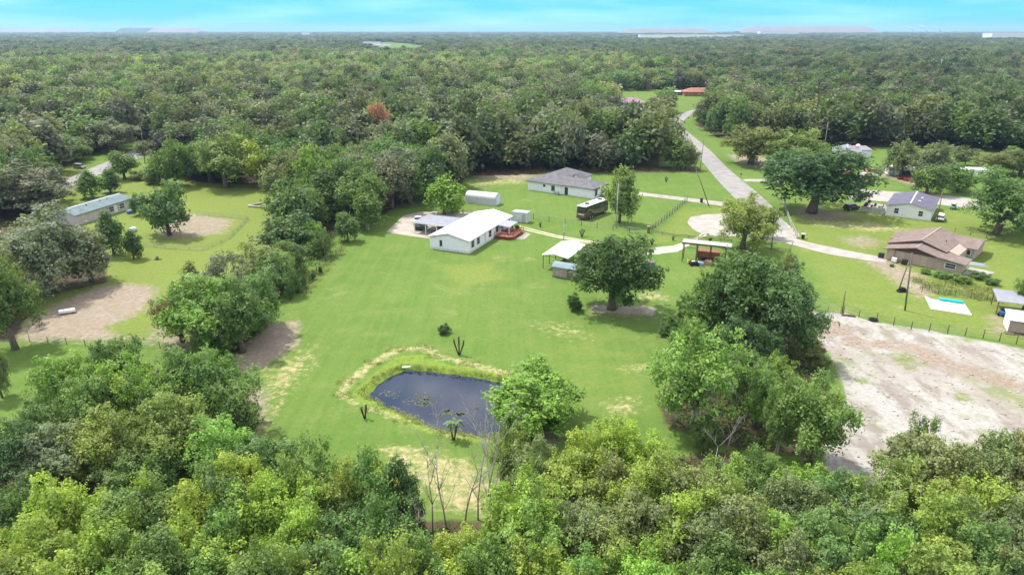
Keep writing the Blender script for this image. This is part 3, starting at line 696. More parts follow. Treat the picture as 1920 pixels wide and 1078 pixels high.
# ---- lawn trees
T('oak', 'dk', 1147, 580, 424, 168, None, 'large dark oak alone on the main lawn beside the small shed')
T('shrub', 'dk', 1077, 582, 546, 32, None, 'small hanging dark bush at the left foot of the lawn oak')
T('tall', 'lgt', 833, 402, 327, 84, None, 'bright green pyramid tree behind the white gable-roofed house')
T('shrub', 'lgt', 1003, 794, 678, 186, None, 'rounded bright green willow over the right end of the pond')
T('tall', 'vol', 1161, 418, 308, 70, None, 'pale green tree beside the motorhome'); T('moss', 'vol', 1392, 466, 366, 124, None, 'yellow-green moss-hung tree by the turning circle')
T('loose', 'vol', 1440, 446, 380, 46, None, 'small pale tree behind the moss-hung tree by the turning circle')
T('oak', 'dk', 1521, 399, 270, 196, None, 'huge dark oak between the lane and the dark-roofed white house'); T('oak', 'olv', 1407, 308, 226, 116, None, 'olive oak with a bare trunk beside the far lane')
T('oak', 'vol', 1490, 318, 240, 96, None, 'pale olive oak behind the huge dark oak')
T('oak', 'mid', 1868, 440, 314, 150, None, 'big oak at the right edge beyond the tan house'); T('oak', 'mid', 1922, 430, 330, 80, None, 'oak cut by the right edge beyond the tan house')
T('moss', 'olv', 1688, 332, 260, 62, None, 'olive tree standing in front of the white container'); T('moss', 'gry', 1745, 345, 264, 84, None, 'grey-green tree behind the dark-roofed white house')
T('oak', 'mid', 1738, 364, 304, 66, None, 'mid green tree touching the dark roof of the white house'); T('oak', 'mid', 1796, 360, 308, 66, None, 'mid green tree in front of the long white trailer')
T('oak', 'olv', 1808, 312, 274, 50, None, 'small olive tree behind the long white trailer'); T('oak', 'olv', 1870, 330, 280, 90, 'trees beyond the trailers at right'); T('oak', 'mid', 1912, 330, 276, 80, 'trees beyond the trailers at right')
T('oak', 'mid', 1918, 580, 508, 40, None, 'dark tree cut by the right edge behind the open shelter')
T('tall', 'mid', 1270, 316, 252, 60, 'wood edge behind the white hip-roofed house'); T('moss', 'olv', 1286, 318, 262, 44, 'wood edge behind the white hip-roofed house')
# shrubs
T('shrub', 'dk', 833, 625, 606, 26, None, 'small round dark bush alone on the main lawn')
for k, (px, by, ty, w) in enumerate(((545, 562, 528, 20), (558, 550, 516, 22), (568, 540, 512, 14), (588, 524, 508, 8), (601, 512, 498, 8))):
    T('shrub', 'mid' if k < 3 else 'dk', px, by, ty, w, None, ('nearest', 'second', 'third', 'fourth', 'farthest')[k] + ' shrub in the row along the hedgerow side of the main lawn')
for k, (px, by, ty, w, d_) in enumerate(((1672, 500, 494, 9, 'tiny green bush under the tan house front wall'), (1735, 513, 503, 20, 'low green bush against the tan house front wall'), (1765, 520, 508, 34, 'spreading green bush at the tan house corner'), (1800, 528, 514, 40, 'largest green bush before the right end of the tan house'), (1835, 522, 508, 38, 'green bush right of the tan house corner'), (1860, 534, 520, 26, 'outermost green bush right of the tan house'), (1127, 377, 360, 12, 'dark hedge bush at the front corner of the hip-roofed house'))):
    T('shrub', 'mid', px, by, ty, w, None, d_)


# ---- the woods behind, filled at random over the wood ground
def region_of(px, py):
    if px < 300: return 'upper left wood beyond the road'
    if px < 600: return 'wood above the left lawn'
    if px < 870: return 'wood left of the hip-roofed house'
    if px < 1312: return 'wood behind the hip-roofed house'
    if px < 1560: return 'wood east of the far lane'
    return 'wood behind the far trailers at right'


def scatter(y0, y1, sp, grow=0.0):
    out = []; g = np.random.RandomState(int(y0)); y = y0
    while y < y1:
        s = sp * (1 + grow * (y - y0)); hw = y * .80 + 25; n = int(2 * hw / s)
        xx = -hw + (np.arange(n) + g.rand(n) * .9) * s; yy = y + g.uniform(-.45, .45, n) * s
        out.append(np.stack([xx, yy, np.full(n, s)], 1)); y += s * .92
    return np.concatenate(out)


pts = scatter(160, 900, 8.3, .0004)
pts = pts[is_wood(pts[:, 0], pts[:, 1], 3.5)]
hx = np.array([(t['x'], t['y'], t['W']) for t in TREES])
dmin = np.min(np.hypot(pts[:, None, 0] - hx[None, :, 0], pts[:, None, 1] - hx[None, :, 1]) - hx[None, :, 2] * .33, axis=1)
pts = pts[dmin > 1.2]
PXs, PYs = PJ(pts[:, 0], pts[:, 1], 0.0)
vis = (PXs > -60) & (PXs < 1980)
# the nearest ones are things of their own
ord_ = np.argsort(np.where(vis, pts[:, 1], 1e9))
room = max(0, 296 - sum(1 for t in TREES if t['kind'] != 'shrub'))
near_i = ord_[:room]; rest = np.setdiff1d(np.arange(len(pts)), near_i)
ckeys = ['dk', 'mid', 'dk', 'gry', 'mid', 'olv', 'dk', 'mid', 'gry', 'mid', 'vol']


def pick_col(x, y, g):
    n_ = float(vnoise(x / 26., y / 26.)); i = int((n_ * .7 + g.random() * .3) * 11.99)
    return ckeys[min(i, 10)]


rg = random.Random(11)
for i in near_i:
    x, y, s = pts[i]; px, py = PXs[i], PYs[i]; h = 13.2 * rg.uniform(.8, 1.12) * (.82 + .36 * float(vnoise(x / 40, y / 40 + 9)))
    c = pick_col(x, y, rg)
    add_tree(x, y, h, rg.uniform(10.5, 16), rg.choice(['oak', 'moss', 'oak', 'tall']), c, region_of(px, py))
T('oak', 'red', 715, 286, 190, 46, None, 'tree with a rust-brown crown standing out in the middle wood')

# ---- labels for trees told apart by colour, region and order from the left
ORD = ['leftmost', 'second from left', 'third from left', 'fourth from left', 'fifth from left', 'sixth from left', 'seventh from left', 'eighth from left', 'ninth from left', 'tenth from left', 'eleventh from left', 'twelfth from left']
buck = {}
for t in TREES:
    if not t['label']: buck.setdefault((t['region'], t['col'], t['kind']), []).append(t)
for (reg, c, k), L in buck.items():
    L.sort(key=lambda t: PJ(t['x'], t['y'], 0)[0]); kn = 'bushy tree' if k == 'shrub' else 'tree'
    for i, t in enumerate(L):
        d_ = f"{CNAME[c]} {KNAME[k][1].replace('low ', '')} {kn}"
        where = reg if reg.startswith('trees') else 'the ' + reg
        pre = ' in ' if not reg.startswith('trees') else ' among '
        if len(L) == 1: t['label'] = f"only {d_}{pre}{where}"
        elif i < len(ORD): t['label'] = f"{ORD[i]} {d_}{pre}{where}"
        else: t['label'] = f"{d_} toward the right{pre}{where}"
        t['group'] = (reg if reg.startswith('trees') else 'trees in the ' + reg)

rg = random.Random(3)
for t in TREES:
    dist = math.hypot(t['x'], t['y']); lib = HI if dist < 135 or t['W'] > 13 else MID
    cm, tm_ = rg.choice(lib[t['kind']]); shr = t['kind'] == 'shrub' and t['H'] < 5
    nm, _ = KNAME[t['kind']]
    if nm == 'shrub' and not shr: nm = 'broadleaf_tree'
    s_ = t['W'] / (9.6 if t['kind'] != 'tall' else 8.6); zs = t['H'] / 10.9
    e = thing(nm, t['label'], 'bush' if shr else 'tree', (t['x'], t['y']), rg.uniform(0, 6.28), t.get('group'), (s_, s_, zs))
    c = bpy.data.objects.new('crown', cm); link(c, e)
    bc = COL[t['col']]; q = rg.uniform(.88, 1.15) * (1.12 if dist < 80 else 1); c.color = (bc[0] * q * rg.uniform(.92, 1.1), bc[1] * q, bc[2] * q * rg.uniform(.85, 1.2), 1)
    link(bpy.data.objects.new('trunk', tm_), e)


# ---- the distant forest: one mass nobody could count
def far_forest():
    A = pts[rest]; B = scatter(900, 2600, 11, .0005); C = scatter(2600, 9000, 24, .00045)
    B = B[is_wood(B[:, 0], B[:, 1])]; C = C[is_wood(C[:, 0], C[:, 1])]
    Q = np.concatenate([A, B, C]); n = len(Q); g = np.random.RandomState(2)
    ds = np.hypot(Q[:, 0], Q[:, 1])
    wid = np.where(ds < 900, g.uniform(9.5, 17, n), Q[:, 2] * g.uniform(1.25, 2.0, n))
    hgt = 13.4 * g.uniform(.7, 1.25, n) * (.75 + .5 * vnoise(Q[:, 0] / 60, Q[:, 1] / 60))
    big = vnoise(Q[:, 0] / 210 + 3, Q[:, 1] / 210)
    sm_ = vnoise(Q[:, 0] / 26., Q[:, 1] / 26.)
    ks = np.array([COL[k] for k in ckeys])
    band = np.exp(-((ds - 760) / 330) ** 2) * (Q[:, 0] < 150)      # the paler grove on the left
    ci = np.clip(((sm_ * .45 + g.rand(n) * .4 + big * .15 + band * .12)) * 11, 0, 10).astype(int)
    col = ks[ci] * np.array((1.0, .97, 1.0)) * g.uniform(.42, 1.2, n)[:, None]; lum = col.mean(1, keepdims=True); gm = (g.rand(n) < .22)[:, None]; col = np.where(gm, col * .45 + lum * np.array((.55, .52, .42)), col * .86 + lum * .14)
    col *= (1 + .6 * band[:, None] * np.array((1.1, 1, .7))); red = (g.rand(n) < .0012) & (ds > 700); col[red] = (.26, .10, .06)
    me = bpy.data.meshes.new('distant_forest'); V = np.stack([Q[:, 0], Q[:, 1], np.zeros(n)], 1)
    me.vertices.add(n); me.vertices.foreach_set('co', V.ravel())
    a = me.attributes.new('tcol', 'FLOAT_COLOR', 'POINT'); a.data.foreach_set('color', np.concatenate([col, np.ones((n, 1))], 1).astype(np.float32).ravel())
    a = me.attributes.new('tscale', 'FLOAT_VECTOR', 'POINT'); a.data.foreach_set('vector', np.stack([wid / 9.6, wid / 9.6, hgt / 10.9], 1).astype(np.float32).ravel())
    a = me.attributes.new('tidx', 'INT', 'POINT'); a.data.foreach_set('value', g.randint(0, 12, n).astype(np.int32))
    a = me.attributes.new('trot', 'FLOAT_VECTOR', 'POINT'); a.data.foreach_set('vector', np.stack([np.zeros(n), np.zeros(n), g.rand(n) * 6.28], 1).astype(np.float32).ravel())
    me.update()
    o = link(bpy.data.objects.new('distant_forest', me)); tag(o, 'unbroken mixed green forest running back to the horizon', 'forest', kind='stuff')
    coll = bpy.data.collections.new('forest_crowns')
    for k in ('oak', 'tall', 'moss'):
        for m_ in FAR[k]: coll.objects.link(bpy.data.objects.new('far_crown', m_))
    ng = bpy.data.node_groups.new('forest', 'GeometryNodeTree')
    ng.interface.new_socket('Geometry', in_out='INPUT', socket_type='NodeSocketGeometry'); ng.interface.new_socket('Geometry', in_out='OUTPUT', socket_type='NodeSocketGeometry')
    N = ng.nodes.new; gi, go = N('NodeGroupInput'), N('NodeGroupOutput')
    ci_ = N('GeometryNodeCollectionInfo'); ci_.inputs['Collection'].default_value = coll; ci_.inputs['Separate Children'].default_value = True; ci_.inputs['Reset Children'].default_value = True
    ip = N('GeometryNodeInstanceOnPoints'); ip.inputs['Pick Instance'].default_value = True
    def na(nm, ty):
        q = N('GeometryNodeInputNamedAttribute'); q.data_type = ty; q.inputs['Name'].default_value = nm; return q.outputs['Attribute']
    lk = ng.links.new
    lk(gi.outputs[0], ip.inputs['Points']); lk(ci_.outputs[0], ip.inputs['Instance']); lk(na('tidx', 'INT'), ip.inputs['Instance Index'])
    e2r = N('FunctionNodeEulerToRotation'); lk(na('trot', 'FLOAT_VECTOR'), e2r.inputs[0]); lk(e2r.outputs[0], ip.inputs['Rotation'])
    lk(na('tscale', 'FLOAT_VECTOR'), ip.inputs['Scale']); lk(ip.outputs[0], go.inputs[0])
    md = o.modifiers.new('forest', 'NODES'); md.node_group = ng
    print('far trees', n, 'individual', len(TREES))


far_forest()
# ================================================================== buildings and things
def fr(pA, pB):
    a = G(*pA); b_ = G(*pB); return (a[0], a[1], 0), math.atan2(b_[1] - a[1], b_[0] - a[0])


def toL(o, rz, p):
    c, s = math.cos(rz), math.sin(rz); dx, dy = p[0] - o[0], p[1] - o[1]; return (c * dx + s * dy, -s * dx + c * dy)


def roof_slabs(mb, prof, y0, y1, t=.14):
    """roof skin of thickness t following the (x,z) profile"""
    up = [(a, z + t) for a, z in prof]
    for i in range(len(prof) - 1):
        q = [prof[i], prof[i + 1], up[i + 1], up[i]]
        mb.prism([(q[0][0], q[0][1]), (q[1][0], q[1][1]), (q[2][0], q[2][1]), (q[3][0], q[3][1])], y0, y1)
    return mb


def window(par, side, a0, a1, z0, z1, at, frame=wtrim, mull=True, depth=.05, label=None):
    """side: 'x+','x-' wall plane x=at (a along y); 'y-','y+' wall plane y=at (a along x)"""
    s = 1 if side[1] == '+' else -1; f = MB(); w = .09
    def bx(m, p0, p1, q0, q1, d0, d1):
        lo_, hi_ = sorted((at + s * d0, at + s * d1))
        if side[0] == 'x': m.box(lo_, hi_, p0, p1, q0, q1)
        else: m.box(p0, p1, lo_, hi_, q0, q1)
    bx(f, a0 - w, a0, z0 - w, z1 + w, .004, depth + .02); bx(f, a1, a1 + w, z0 - w, z1 + w, .004, depth + .02)
    bx(f, a0, a1, z1, z1 + w, .004, depth + .02); bx(f, a0, a1, z0 - w, z0, .004, depth + .02)
    if mull: zm = (z0 + z1) / 2; bx(f, a0, a1, zm - .03, zm + .03, .02, depth + .012)
    wo = f.build('window', frame, par)
    p = MB(); bx(p, a0, a1, z0, z1, .004, .03); p.build('pane', glass, wo)
    return wo


def door(par, side, a0, a1, z0, z1, at, mt):
    s = 1 if side[1] == '+' else -1; lo_, hi_ = sorted((at + s * .004, at + s * .06)); m = MB()
    if side[0] == 'x': m.box(lo_, hi_, a0, a1, z0, z1)
    else: m.box(a0, a1, lo_, hi_, z0, z1)
    d = m.build('door', mt, par); h = MB(); c = at + s * .1
    if side[0] == 'x': h.box(min(at + s * .06, c), max(at + s * .06, c), a1 - .15, a1 - .08, z0 + .95, z0 + 1.05)
    else: h.box(a1 - .15, a1 - .08, min(at + s * .06, c), max(at + s * .06, c), z0 + .95, z0 + 1.05)
    h.build('handle', steel, d); return d


def gable_house(t, Wd, Ln, eave, ridge, wallm, roofm, oh=.35, skirt=None, ridge_x=None):
    rx = Wd / 2 if ridge_x is None else ridge_x
    MB().prism([(0, .02), (Wd, .02), (Wd, eave), (rx, ridge), (0, eave)], 0, Ln).build('wall', wallm, t)
    s0 = (ridge - eave) / rx; s1 = (ridge - eave) / (Wd - rx)
    r = MB(); roof_slabs(r, [(-oh, eave - s0 * oh + .01), (rx, ridge + .01), (Wd + oh, eave - s1 * oh + .01)], -oh, Ln + oh)
    ro = r.build('roof', roofm, t)
    tr = MB()                                    # barge boards
    for y in (-oh - .03, Ln + oh + .002):
        tr = MB(); roof_slabs(tr, [(-oh, eave - s0 * oh - .06), (rx, ridge - .06), (Wd + oh, eave - s1 * oh - .06)], y, y + .028, .2)
        tr.build('fascia', mat('grey_trim', (.42, .43, .45), rough=.6), ro)
    MB().prism([(rx - .16, ridge + .12), (rx + .16, ridge + .12), (rx, ridge + .2)], -oh, Ln + oh).build('ridge_cap', mat('ridge_metal', (.62, .62, .64), rough=.5), ro)
    if skirt:
        k = MB(); k.box(-.03, Wd + .03, -.03, Ln + .03, .0, .5); k.build('skirting', skirt, t)
    return ro


O1, RZ1 = HP(0, 0), R_(-23.5)
# ---- white gable-roofed house
h = thing('house', 'long white gable-roofed house with white metal roof beside the concrete parking pad', 'house', O1, RZ1)
rf = gable_house(h, 9.1, 21.6, 2.72, 3.75, white, white_roof, .35, mat('white_skirt', (.66, .68, .70), (.5, .52, .5), 2, .8))
for y in (1.3, 3.9, 9.7, 13.3): window(h, 'x+', y, y + 1.05, .95, 2.2, 9.1, mat('mauve_trim', (.30, .22, .24), rough=.6))
window(h, 'x+', 19.9, 20.9, 1.0, 2.2, 9.1, mat('mauve_trim', (.3, .22, .24)))
door(h, 'x+', 16.2, 17.2, .55, 2.5, 9.1, mat('grey_door', (.3, .3, .33), rough=.5))
window(h, 'y-', 2.45, 2.85, .95, 2.05, 0, dtrim, True)
MB().box(9.13, 9.2, 7.6, 7.7, .1, 2.6).build('downpipe', steel, h)
for x, y in ((6.0, 6.0), (3.6, 15)): MB().tube([(x, y, 3.2), (x, y, 3.75)], .07).build('vent_pipe', steel, rf)
t = thing('porch_roof', 'flat grey porch roof over the red deck on the white gable-roofed house', 'porch roof', HP(9.35, 13.6), RZ1)
MB().prism([(0, 2.62), (2.9, 2.42), (2.9, 2.5), (0, 2.7)], 0, 4.8).build('roof', mat('porch_grey', (.30, .30, .34), (.26, .26, .29), 1, .6, stripe=(1, 2.5, .1)), t)
for x, y in ((2.75, .1), (2.75, 4.65)): MB().box(x - .06, x + .06, y - .06, y + .06, 0, 2.42).build('post', wtrim, t)
t = thing('deck', 'red wooden deck with railings at the side of the white gable-roofed house', 'deck', HP(9.4, 12.0), RZ1)
redw = mat('red_deck_boards', (.27, .095, .065), (.2, .075, .05), 2, .8, stripe=(0, 6, .25))
dk = mat('deck_red_dark', (.20, .05, .035), rough=.85)
MB().prism([(0, 0), (4.1, 0), (4.1, 5.2), (2.8, 6.6), (0, 6.6)], 0, 1).v
m = MB(); base = [(0, 0), (3.4, 0), (4.2, .8), (4.2, 6.2), (3.4, 7.2), (0, 7.2)]
m.hull([(x, y, .58) for x, y in base], [(x, y, .7) for x, y in base]).build('floor', redw, t)
m = MB(); m.hull([(x * .97 + .05, y * .97 + .1, .02) for x, y in base], [(x * .97 + .05, y * .97 + .1, .575) for x, y in base]).build('skirting', dk, t)
m = MB()
for (x0, y0), (x1, y1) in zip(base[:4], base[1:5]):
    k = max(1, int(math.dist((x0, y0), (x1, y1)) / 1.1))
    for i in range(k + 1):
        x, y = lerp(x0, x1, i / k), lerp(y0, y1, i / k); m.box(x - .05, x + .05, y - .05, y + .05, .7, 1.6)
    m.tube([(x0, y0, 1.6), (x1, y1, 1.6)], .05, 4); m.tube([(x0, y0, 1.15), (x1, y1, 1.15)], .03, 4)
m.build('railing', mat('pink_rail', (.55, .25, .18), (.4, .16, .1), 2, .8), t)
for k, (x, y) in enumerate(((2.9, 6.2), (2.2, 6.7), (3.5, 5.6), (1.4, 6.6))):
    p = thing('potted_plant', ('tallest', 'second', 'third', 'smallest')[k] + ' leafy potted plant at the far end of the red deck', 'potted plant', HP(9.4 + x, 12 + y, .7), RZ1, 'potted plants on the red deck', (.75 - .08 * k,) * 3)
    MB().tube([(0, 0, 0), (0, 0, .4)], [.18, .26], 8).build('pot', mat('terracotta', (.35, .14, .08), rough=.8), p)
    c = bpy.data.objects.new('foliage', MID['shrub'][k % 3][0]); link(c, p); c.scale = (.13, .13, .13); c.location = (0, 0, .3); c.color = (.12, .18, .04, 1)
sheet('patio', [HP(*p)[:2] for p in ((13.8, 13.4), (15.6, 14.2), (15.4, 18.2), (13.8, 19.2))], .035, concrete, 'small pale concrete slab at the foot of the red deck', 'patio', kind='structure')
# ---- carport and cars
t = thing('carport', 'flat grey-roofed carport on white posts beside the white gable-roofed house', 'carport', HP(-9.2, 8.9), RZ1)
grr = mat('carport_roof', (.27, .275, .32), (.22, .23, .26), .8, .95, stripe=(0, 2.2, .12), bump=.2, spec=.08)
MB().prism([(-.2, 2.5), (8.7, 2.62), (8.7, 2.72), (-.2, 2.6)], -.3, 6.9).build('roof', grr, t)
MB().box(-.25, 8.7, -.36, -.302, 2.38, 2.7).build('fascia', wtrim, t)
for x in (.1, 3.0, 5.8, 8.3):
    for y in (0, 6.6): MB().box(x - .07, x + .07, y - .07, y + .07, 0, 2.5).build('post', wtrim, t)


def car(label, cat, loc, rz, paint, kind='car', group=None):
    t = thing('pickup_truck' if kind == 'pickup' else 'parked_car', label, cat, loc, rz, group)
    L_, w = (5.4, .95) if kind == 'pickup' else (4.5, .88)
    body = MB()
    if kind == 'pickup':
        body.hull([(-L_ / 2, -w, .45), (L_ / 2, -w, .45), (L_ / 2, w, .45), (-L_ / 2, w, .45)], [(-L_ / 2, -w, 1.0), (L_ / 2, -w * .94, .95), (L_ / 2, w * .94, .95), (-L_ / 2, w, 1.0)])
        body.box(-L_ / 2, -L_ / 2 + .08, -w, w, 1.0, 1.25); body.box(-L_ / 2, -.35, -w, -w + .08, 1.0, 1.25); body.box(-L_ / 2, -.35, w - .08, w, 1.0, 1.25)
        cab = (-.3, 1.35)
    else:
        body.hull([(-L_ / 2, -w, .4), (L_ / 2, -w, .4), (L_ / 2, w, .4), (-L_ / 2, w, .4)], [(-L_ / 2 + .08, -w * .94, .98), (L_ / 2 - .1, -w * .9, .88), (L_ / 2 - .1, w * .9, .88), (-L_ / 2 + .08, w * .94, .98)])
        cab = (-L_ / 2 + .25, 1.0)
    bo = body.build('body', paint, t, .06)
    c0, c1 = cab
    MB().hull([(c0, -w * .9, 1.0), (c1 + .35, -w * .9, .96), (c1 + .35, w * .9, .96), (c0, w * .9, 1.0)], [(c0 + .2, -w * .74, 1.5), (c1 - .35, -w * .74, 1.5), (c1 - .35, w * .74, 1.5), (c0 + .2, w * .74, 1.5)]).build('windows', glass, t)
    MB().box(c0 + .18, c1 - .33, -w * .75, w * .75, 1.502, 1.58).build('cab_roof', paint, t, .03)
    for x in (-L_ / 2 + .9, L_ / 2 - .9):
        for y in (-w + .02, w - .02):
            s = 1 if y > 0 else -1
            wh = MB().tube([(x, y - .12 * s, .34), (x, y + .05 * s, .34)], .34, 14, False).build('wheel', tyre, t)
            MB().tube([(x, y + .05 * s, .34), (x, y + .07 * s, .34)], .2, 10, False).build('rim', steel, wh)
    for y in (-w * .7, w * .7): MB().box(L_ / 2 - .06, L_ / 2 + .03, y - .15, y + .15, .66, .8).build('headlight', mat('lamp_glass', (.8, .8, .75), rough=.2), t)
    MB().box(-L_ / 2 - .05, -L_ / 2 + .03, -w * .9, w * .9, .45, .62).build('bumper', dtrim, t)
    return t


wp = mat('white_paint', (.78, .78, .76), (.7, .7, .7), .5, .3, spec=.5); bpnt = mat('black_paint', (.02, .02, .024), rough=.25, spec=.5)
car('white pickup truck parked at the left end of the grey carport', 'pickup truck', HP(-12.6, 16.2), RZ1 + R_(118), wp, 'pickup')
car('black car parked under the left edge of the grey carport', 'car', HP(-9.6, 12.6), RZ1 + R_(100), bpnt)
car('dark red car under the right side of the grey carport', 'car', HP(-3.6, 11.6), RZ1 + R_(92), mat('maroon_paint', (.12, .03, .03), rough=.3, spec=.5))
# ---- arched metal building
t = thing('metal_building', 'long arched metal storage building behind the bright green tree', 'storage building', HP(-11.5, 38.7), RZ1)
arc = [(math.cos(a), math.sin(a)) for a in np.linspace(math.pi, 0, 11)]
prof = [(-0.0, .02)] + [(1.75 - 1.75 * math.cos(math.pi * i / 10), 1.9 + 1.15 * math.sin(math.pi * i / 10)) for i in range(11)] + [(3.5, .02)]
low = [(0, .02), (0, 1.9), (3.5, 1.9), (3.5, .02)]
m = MB(); m.prism([(a, z) for a, z in low], 0, 8.6, 'x').build('wall', mat('grey_metal_wall', (.50, .52, .57), (.44, .46, .5), 1, .5, stripe=(0, 3, .15), bump=.3), t)
m = MB(); m.prism([p for p in prof[1:-1]] , -.02, 8.62, 'x').build('roof', mat('arch_roof', (.58, .59, .63), (.5, .51, .54), 1, .7, stripe=(0, 3, .14), bump=.3), t)
m = MB(); m.box(8.63, 8.68, .7, 2.8, .02, 2.2).build('door', mat('pale_blue_door', (.66, .72, .8), rough=.5), t)
# ---- grey metal container shed
t = thing('storage_shed', 'boxy grey metal storage shed right behind the white gable-roofed house', 'shed', HP(7.3, 26.2), RZ1)
sw = mat('grey_ribbed', (.56, .58, .60), (.46, .47, .49), 1, .5, .1, stripe=(0, 2.2, .22), bump=.4)
MB().box(0, 3.9, 0, 2.3, .1, 2.5).build('wall', sw, t); MB().box(-.06, 3.96, -.06, 2.36, 2.503, 2.58).build('roof', mat('shed_top', (.36, .38, .38), rough=.7), t)
MB().box(2.6, 3.5, -.04, -.004, .15, 2.2).build('door', steel, t); MB().box(0, 3.9, .1, 2.2, 0, .098).build('base', dtrim, t)


# ---- utility poles
def pole(label, px, by, ty, px2=None, cross=False, r=.13, mt=None, cat='utility pole', nm='utility_pole'):
    x, y, _ = G(px, by); z = 1.
    while PJ(x, y, z)[1] > ty and z < 30: z += .1
    dx = 0 if px2 is None else (px2 - PJ(x, y, z)[0]) * (y * math.cos(P)) / F
    t = thing(nm, label, cat, (x, y, 0)); mt = mt or mat('pole_wood', (.20, .15, .12), (.12, .09, .07), 3, .9)
    MB().tube([(0, 0, -.3), (dx * .5, 0, z * .5), (dx, 0, z)], [r, r * .85, r * .7], 8).build('pole', mt, t)
    if cross:
        MB().box(dx - .9, dx + .9, -.16, -.06, z - .7, z - .56).build('crossarm', mt, t)
        for q in (-.8, 0, .8): MB().tube([(dx + q, -.11, z - .56), (dx + q, -.11, z - .36)], .05, 6).build('insulator', steel, t)
    return t


gp_m = mat('grey_pole', (.42, .41, .40), (.3, .3, .3), 3, .8)
pole('tall pale utility pole in front of the tree beside the motorhome', 1155, 428, 344, mt=gp_m, r=.14)
p = pole('short dark pole with meter box beside the wheel tracks', 1057, 452, 417, r=.1, mt=gp_m, cat='pole', nm='short_pole'); MB().box(-.22, .22, -.2, .12, 1.2, 2.0).build('meter_box', steel, p)
pole('utility pole standing right of the yellow-green moss-hung tree', 1446, 467, 398, cross=False)
pole('leaning brace pole by the driveway gate', 1468, 494, 454, 1489, r=.11, cat='brace pole', nm='brace_pole')
pole('thin roadside pole left of the far lane', 1312, 322, 262, 1320, r=.12)
pole('leaning roadside pole by the paddock fence corner', 1330, 386, 316, 1302, r=.13, mt=mat('pole_wood'  , (.2, .15, .12)))
pole('tall pole between the tan house and the white tarp slab', 1697, 582, 474, 1709, r=.14)
pole('slanting brace pole leaning toward the tall pole by the tan house', 1684, 546, 492, 1705, r=.12, cat='brace pole', nm='brace_pole')
pole('weathered gate pole at the sandy lot fence', 1579, 588, 545, 1585, r=.11, cat='fence pole', nm='gate_pole')
pole('utility pole at the right end of the dark-roofed white house', 1756, 417, 361, 1767, r=.13)
pole('tall pole beside the upper left road', 272, 307, 238, 264, r=.15)
pole('pale pole against the dark wood above the grey-roofed sheds', 1545, 278, 232, r=.13, mt=gp_m)
pole('pale dead trunk pole far off above the right-hand wood', 1757, 158, 112, r=.4, mt=gp_m)
pole('small pale marker post beside the brown yard at lower left', 56, 640, 624, r=.07, mt=gp_m, cat='post', nm='marker_post')


# ---- fences
def fence(label, pts_px, ph=1.2, gap=3.0, pm=None, rails=(1.1,), rm=None, mesh=None, pr=.05, z=0, cat='fence'):
    P_ = [G(*p) for p in pts_px]; o = P_[0]; t = thing('fence', label, cat, o)
    pm = pm or mat('fence_post', (.10, .075, .06), rough=.9); rl = MB(); ms = MB(); cnt = 0
    for a, b_ in zip(P_[:-1], P_[1:]):
        L_ = math.dist(a, b_); k = max(1, round(L_ / gap))
        for i in range(k + (1 if b_ is P_[-1] else 0)):
            x, y = lerp(a[0], b_[0], i / k) - o[0], lerp(a[1], b_[1], i / k) - o[1]
            if cnt < 100: MB().tube([(x, y, -.2), (x, y, ph * random.Random(cnt).uniform(.94, 1.06))], pr, 6).build('post', pm, t)
            cnt += 1
        A = (a[0] - o[0], a[1] - o[1]); B_ = (b_[0] - o[0], b_[1] - o[1])
        for r in rails: rl.tube([(A[0], A[1], r), (B_[0], B_[1], r)], .022 if rm is None else .06, 4)
        if mesh:
            n = int(L_ / .35)
            for i in range(n):
                x0, y0 = lerp(A[0], B_[0], i / n), lerp(A[1], B_[1], i / n); rl.tube([(x0, y0, .05), (x0, y0, mesh)], .012, 3)
    rl.build('rail' if rm else 'wire', rm or mat('fence_wire', (.30, .29, .27), rough=.7, metal=.3), t); return t


fence('wire fence on dark posts behind the white gable-roofed house and motorhome', [(742, 390), (786, 388), (868, 402), (940, 406), (1000, 411), (1090, 424), (1180, 436)], 1.4, 4.2, rails=(.5, .9, 1.25), pr=.07)
fence('dark mesh fence running diagonally from the gate to the thin driveway', [(1218, 436), (1250, 410), (1288, 378)], 1.5, 2.4, rails=(.1, .75, 1.45), mesh=1.45, pr=.07)
fence('low rail fence beside the gravel drive bend', [(1222, 436), (1262, 445), (1290, 447), (1330, 451), (1372, 456)], .75, 3, rails=(.4, .7), rm=wood)
fence('pale pipe fence along the grass corner by the dark oak', [(1467, 377), (1472, 396), (1484, 428), (1494, 448)], 1.3, 3.0, pm=gp_m, rails=(.6, 1.25), rm=gp_m)
fence('short dark rail beside the moss-hung tree', [(1446, 468), (1482, 474)], .7, 2.6, rails=(.35, .65), rm=wood)
fence('long post and wire fence above the sandy lot', [(1581, 589), (1610, 596), (1643, 603), (1708, 618), (1776, 626), (1843, 634), (1905, 645), (1990, 662)], 1.45, 2.5, rails=(.5, .95, 1.35), pr=.06)
fence('green mesh gate panels left of the gate pole', [(1524, 580), (1552, 584), (1576, 588)], 1.35, 1.8, pm=mat('green_post', (.12, .2, .16)), rails=(.1, .7, 1.3), mesh=1.3)
fence('wire fence behind the white tarp slab', [(1728, 548), (1790, 556), (1850, 564), (1880, 570)], 1.2, 3, rails=(.5, 1.1), mesh=1.1)
fence('pale wire mesh fence round the left lawn pen', [(270, 462), (330, 468), (382, 470), (430, 448), (466, 412), (418, 407), (368, 404)], 1.1, 3, pm=gp_m, rails=(.1, .6, 1.05), mesh=1.05, pr=.04)
fence('thin fence at the foot of the brown yard', [(56, 640), (160, 648), (250, 652), (300, 652)], 1.0, 3.4, rails=(.5, .9), pr=.05)
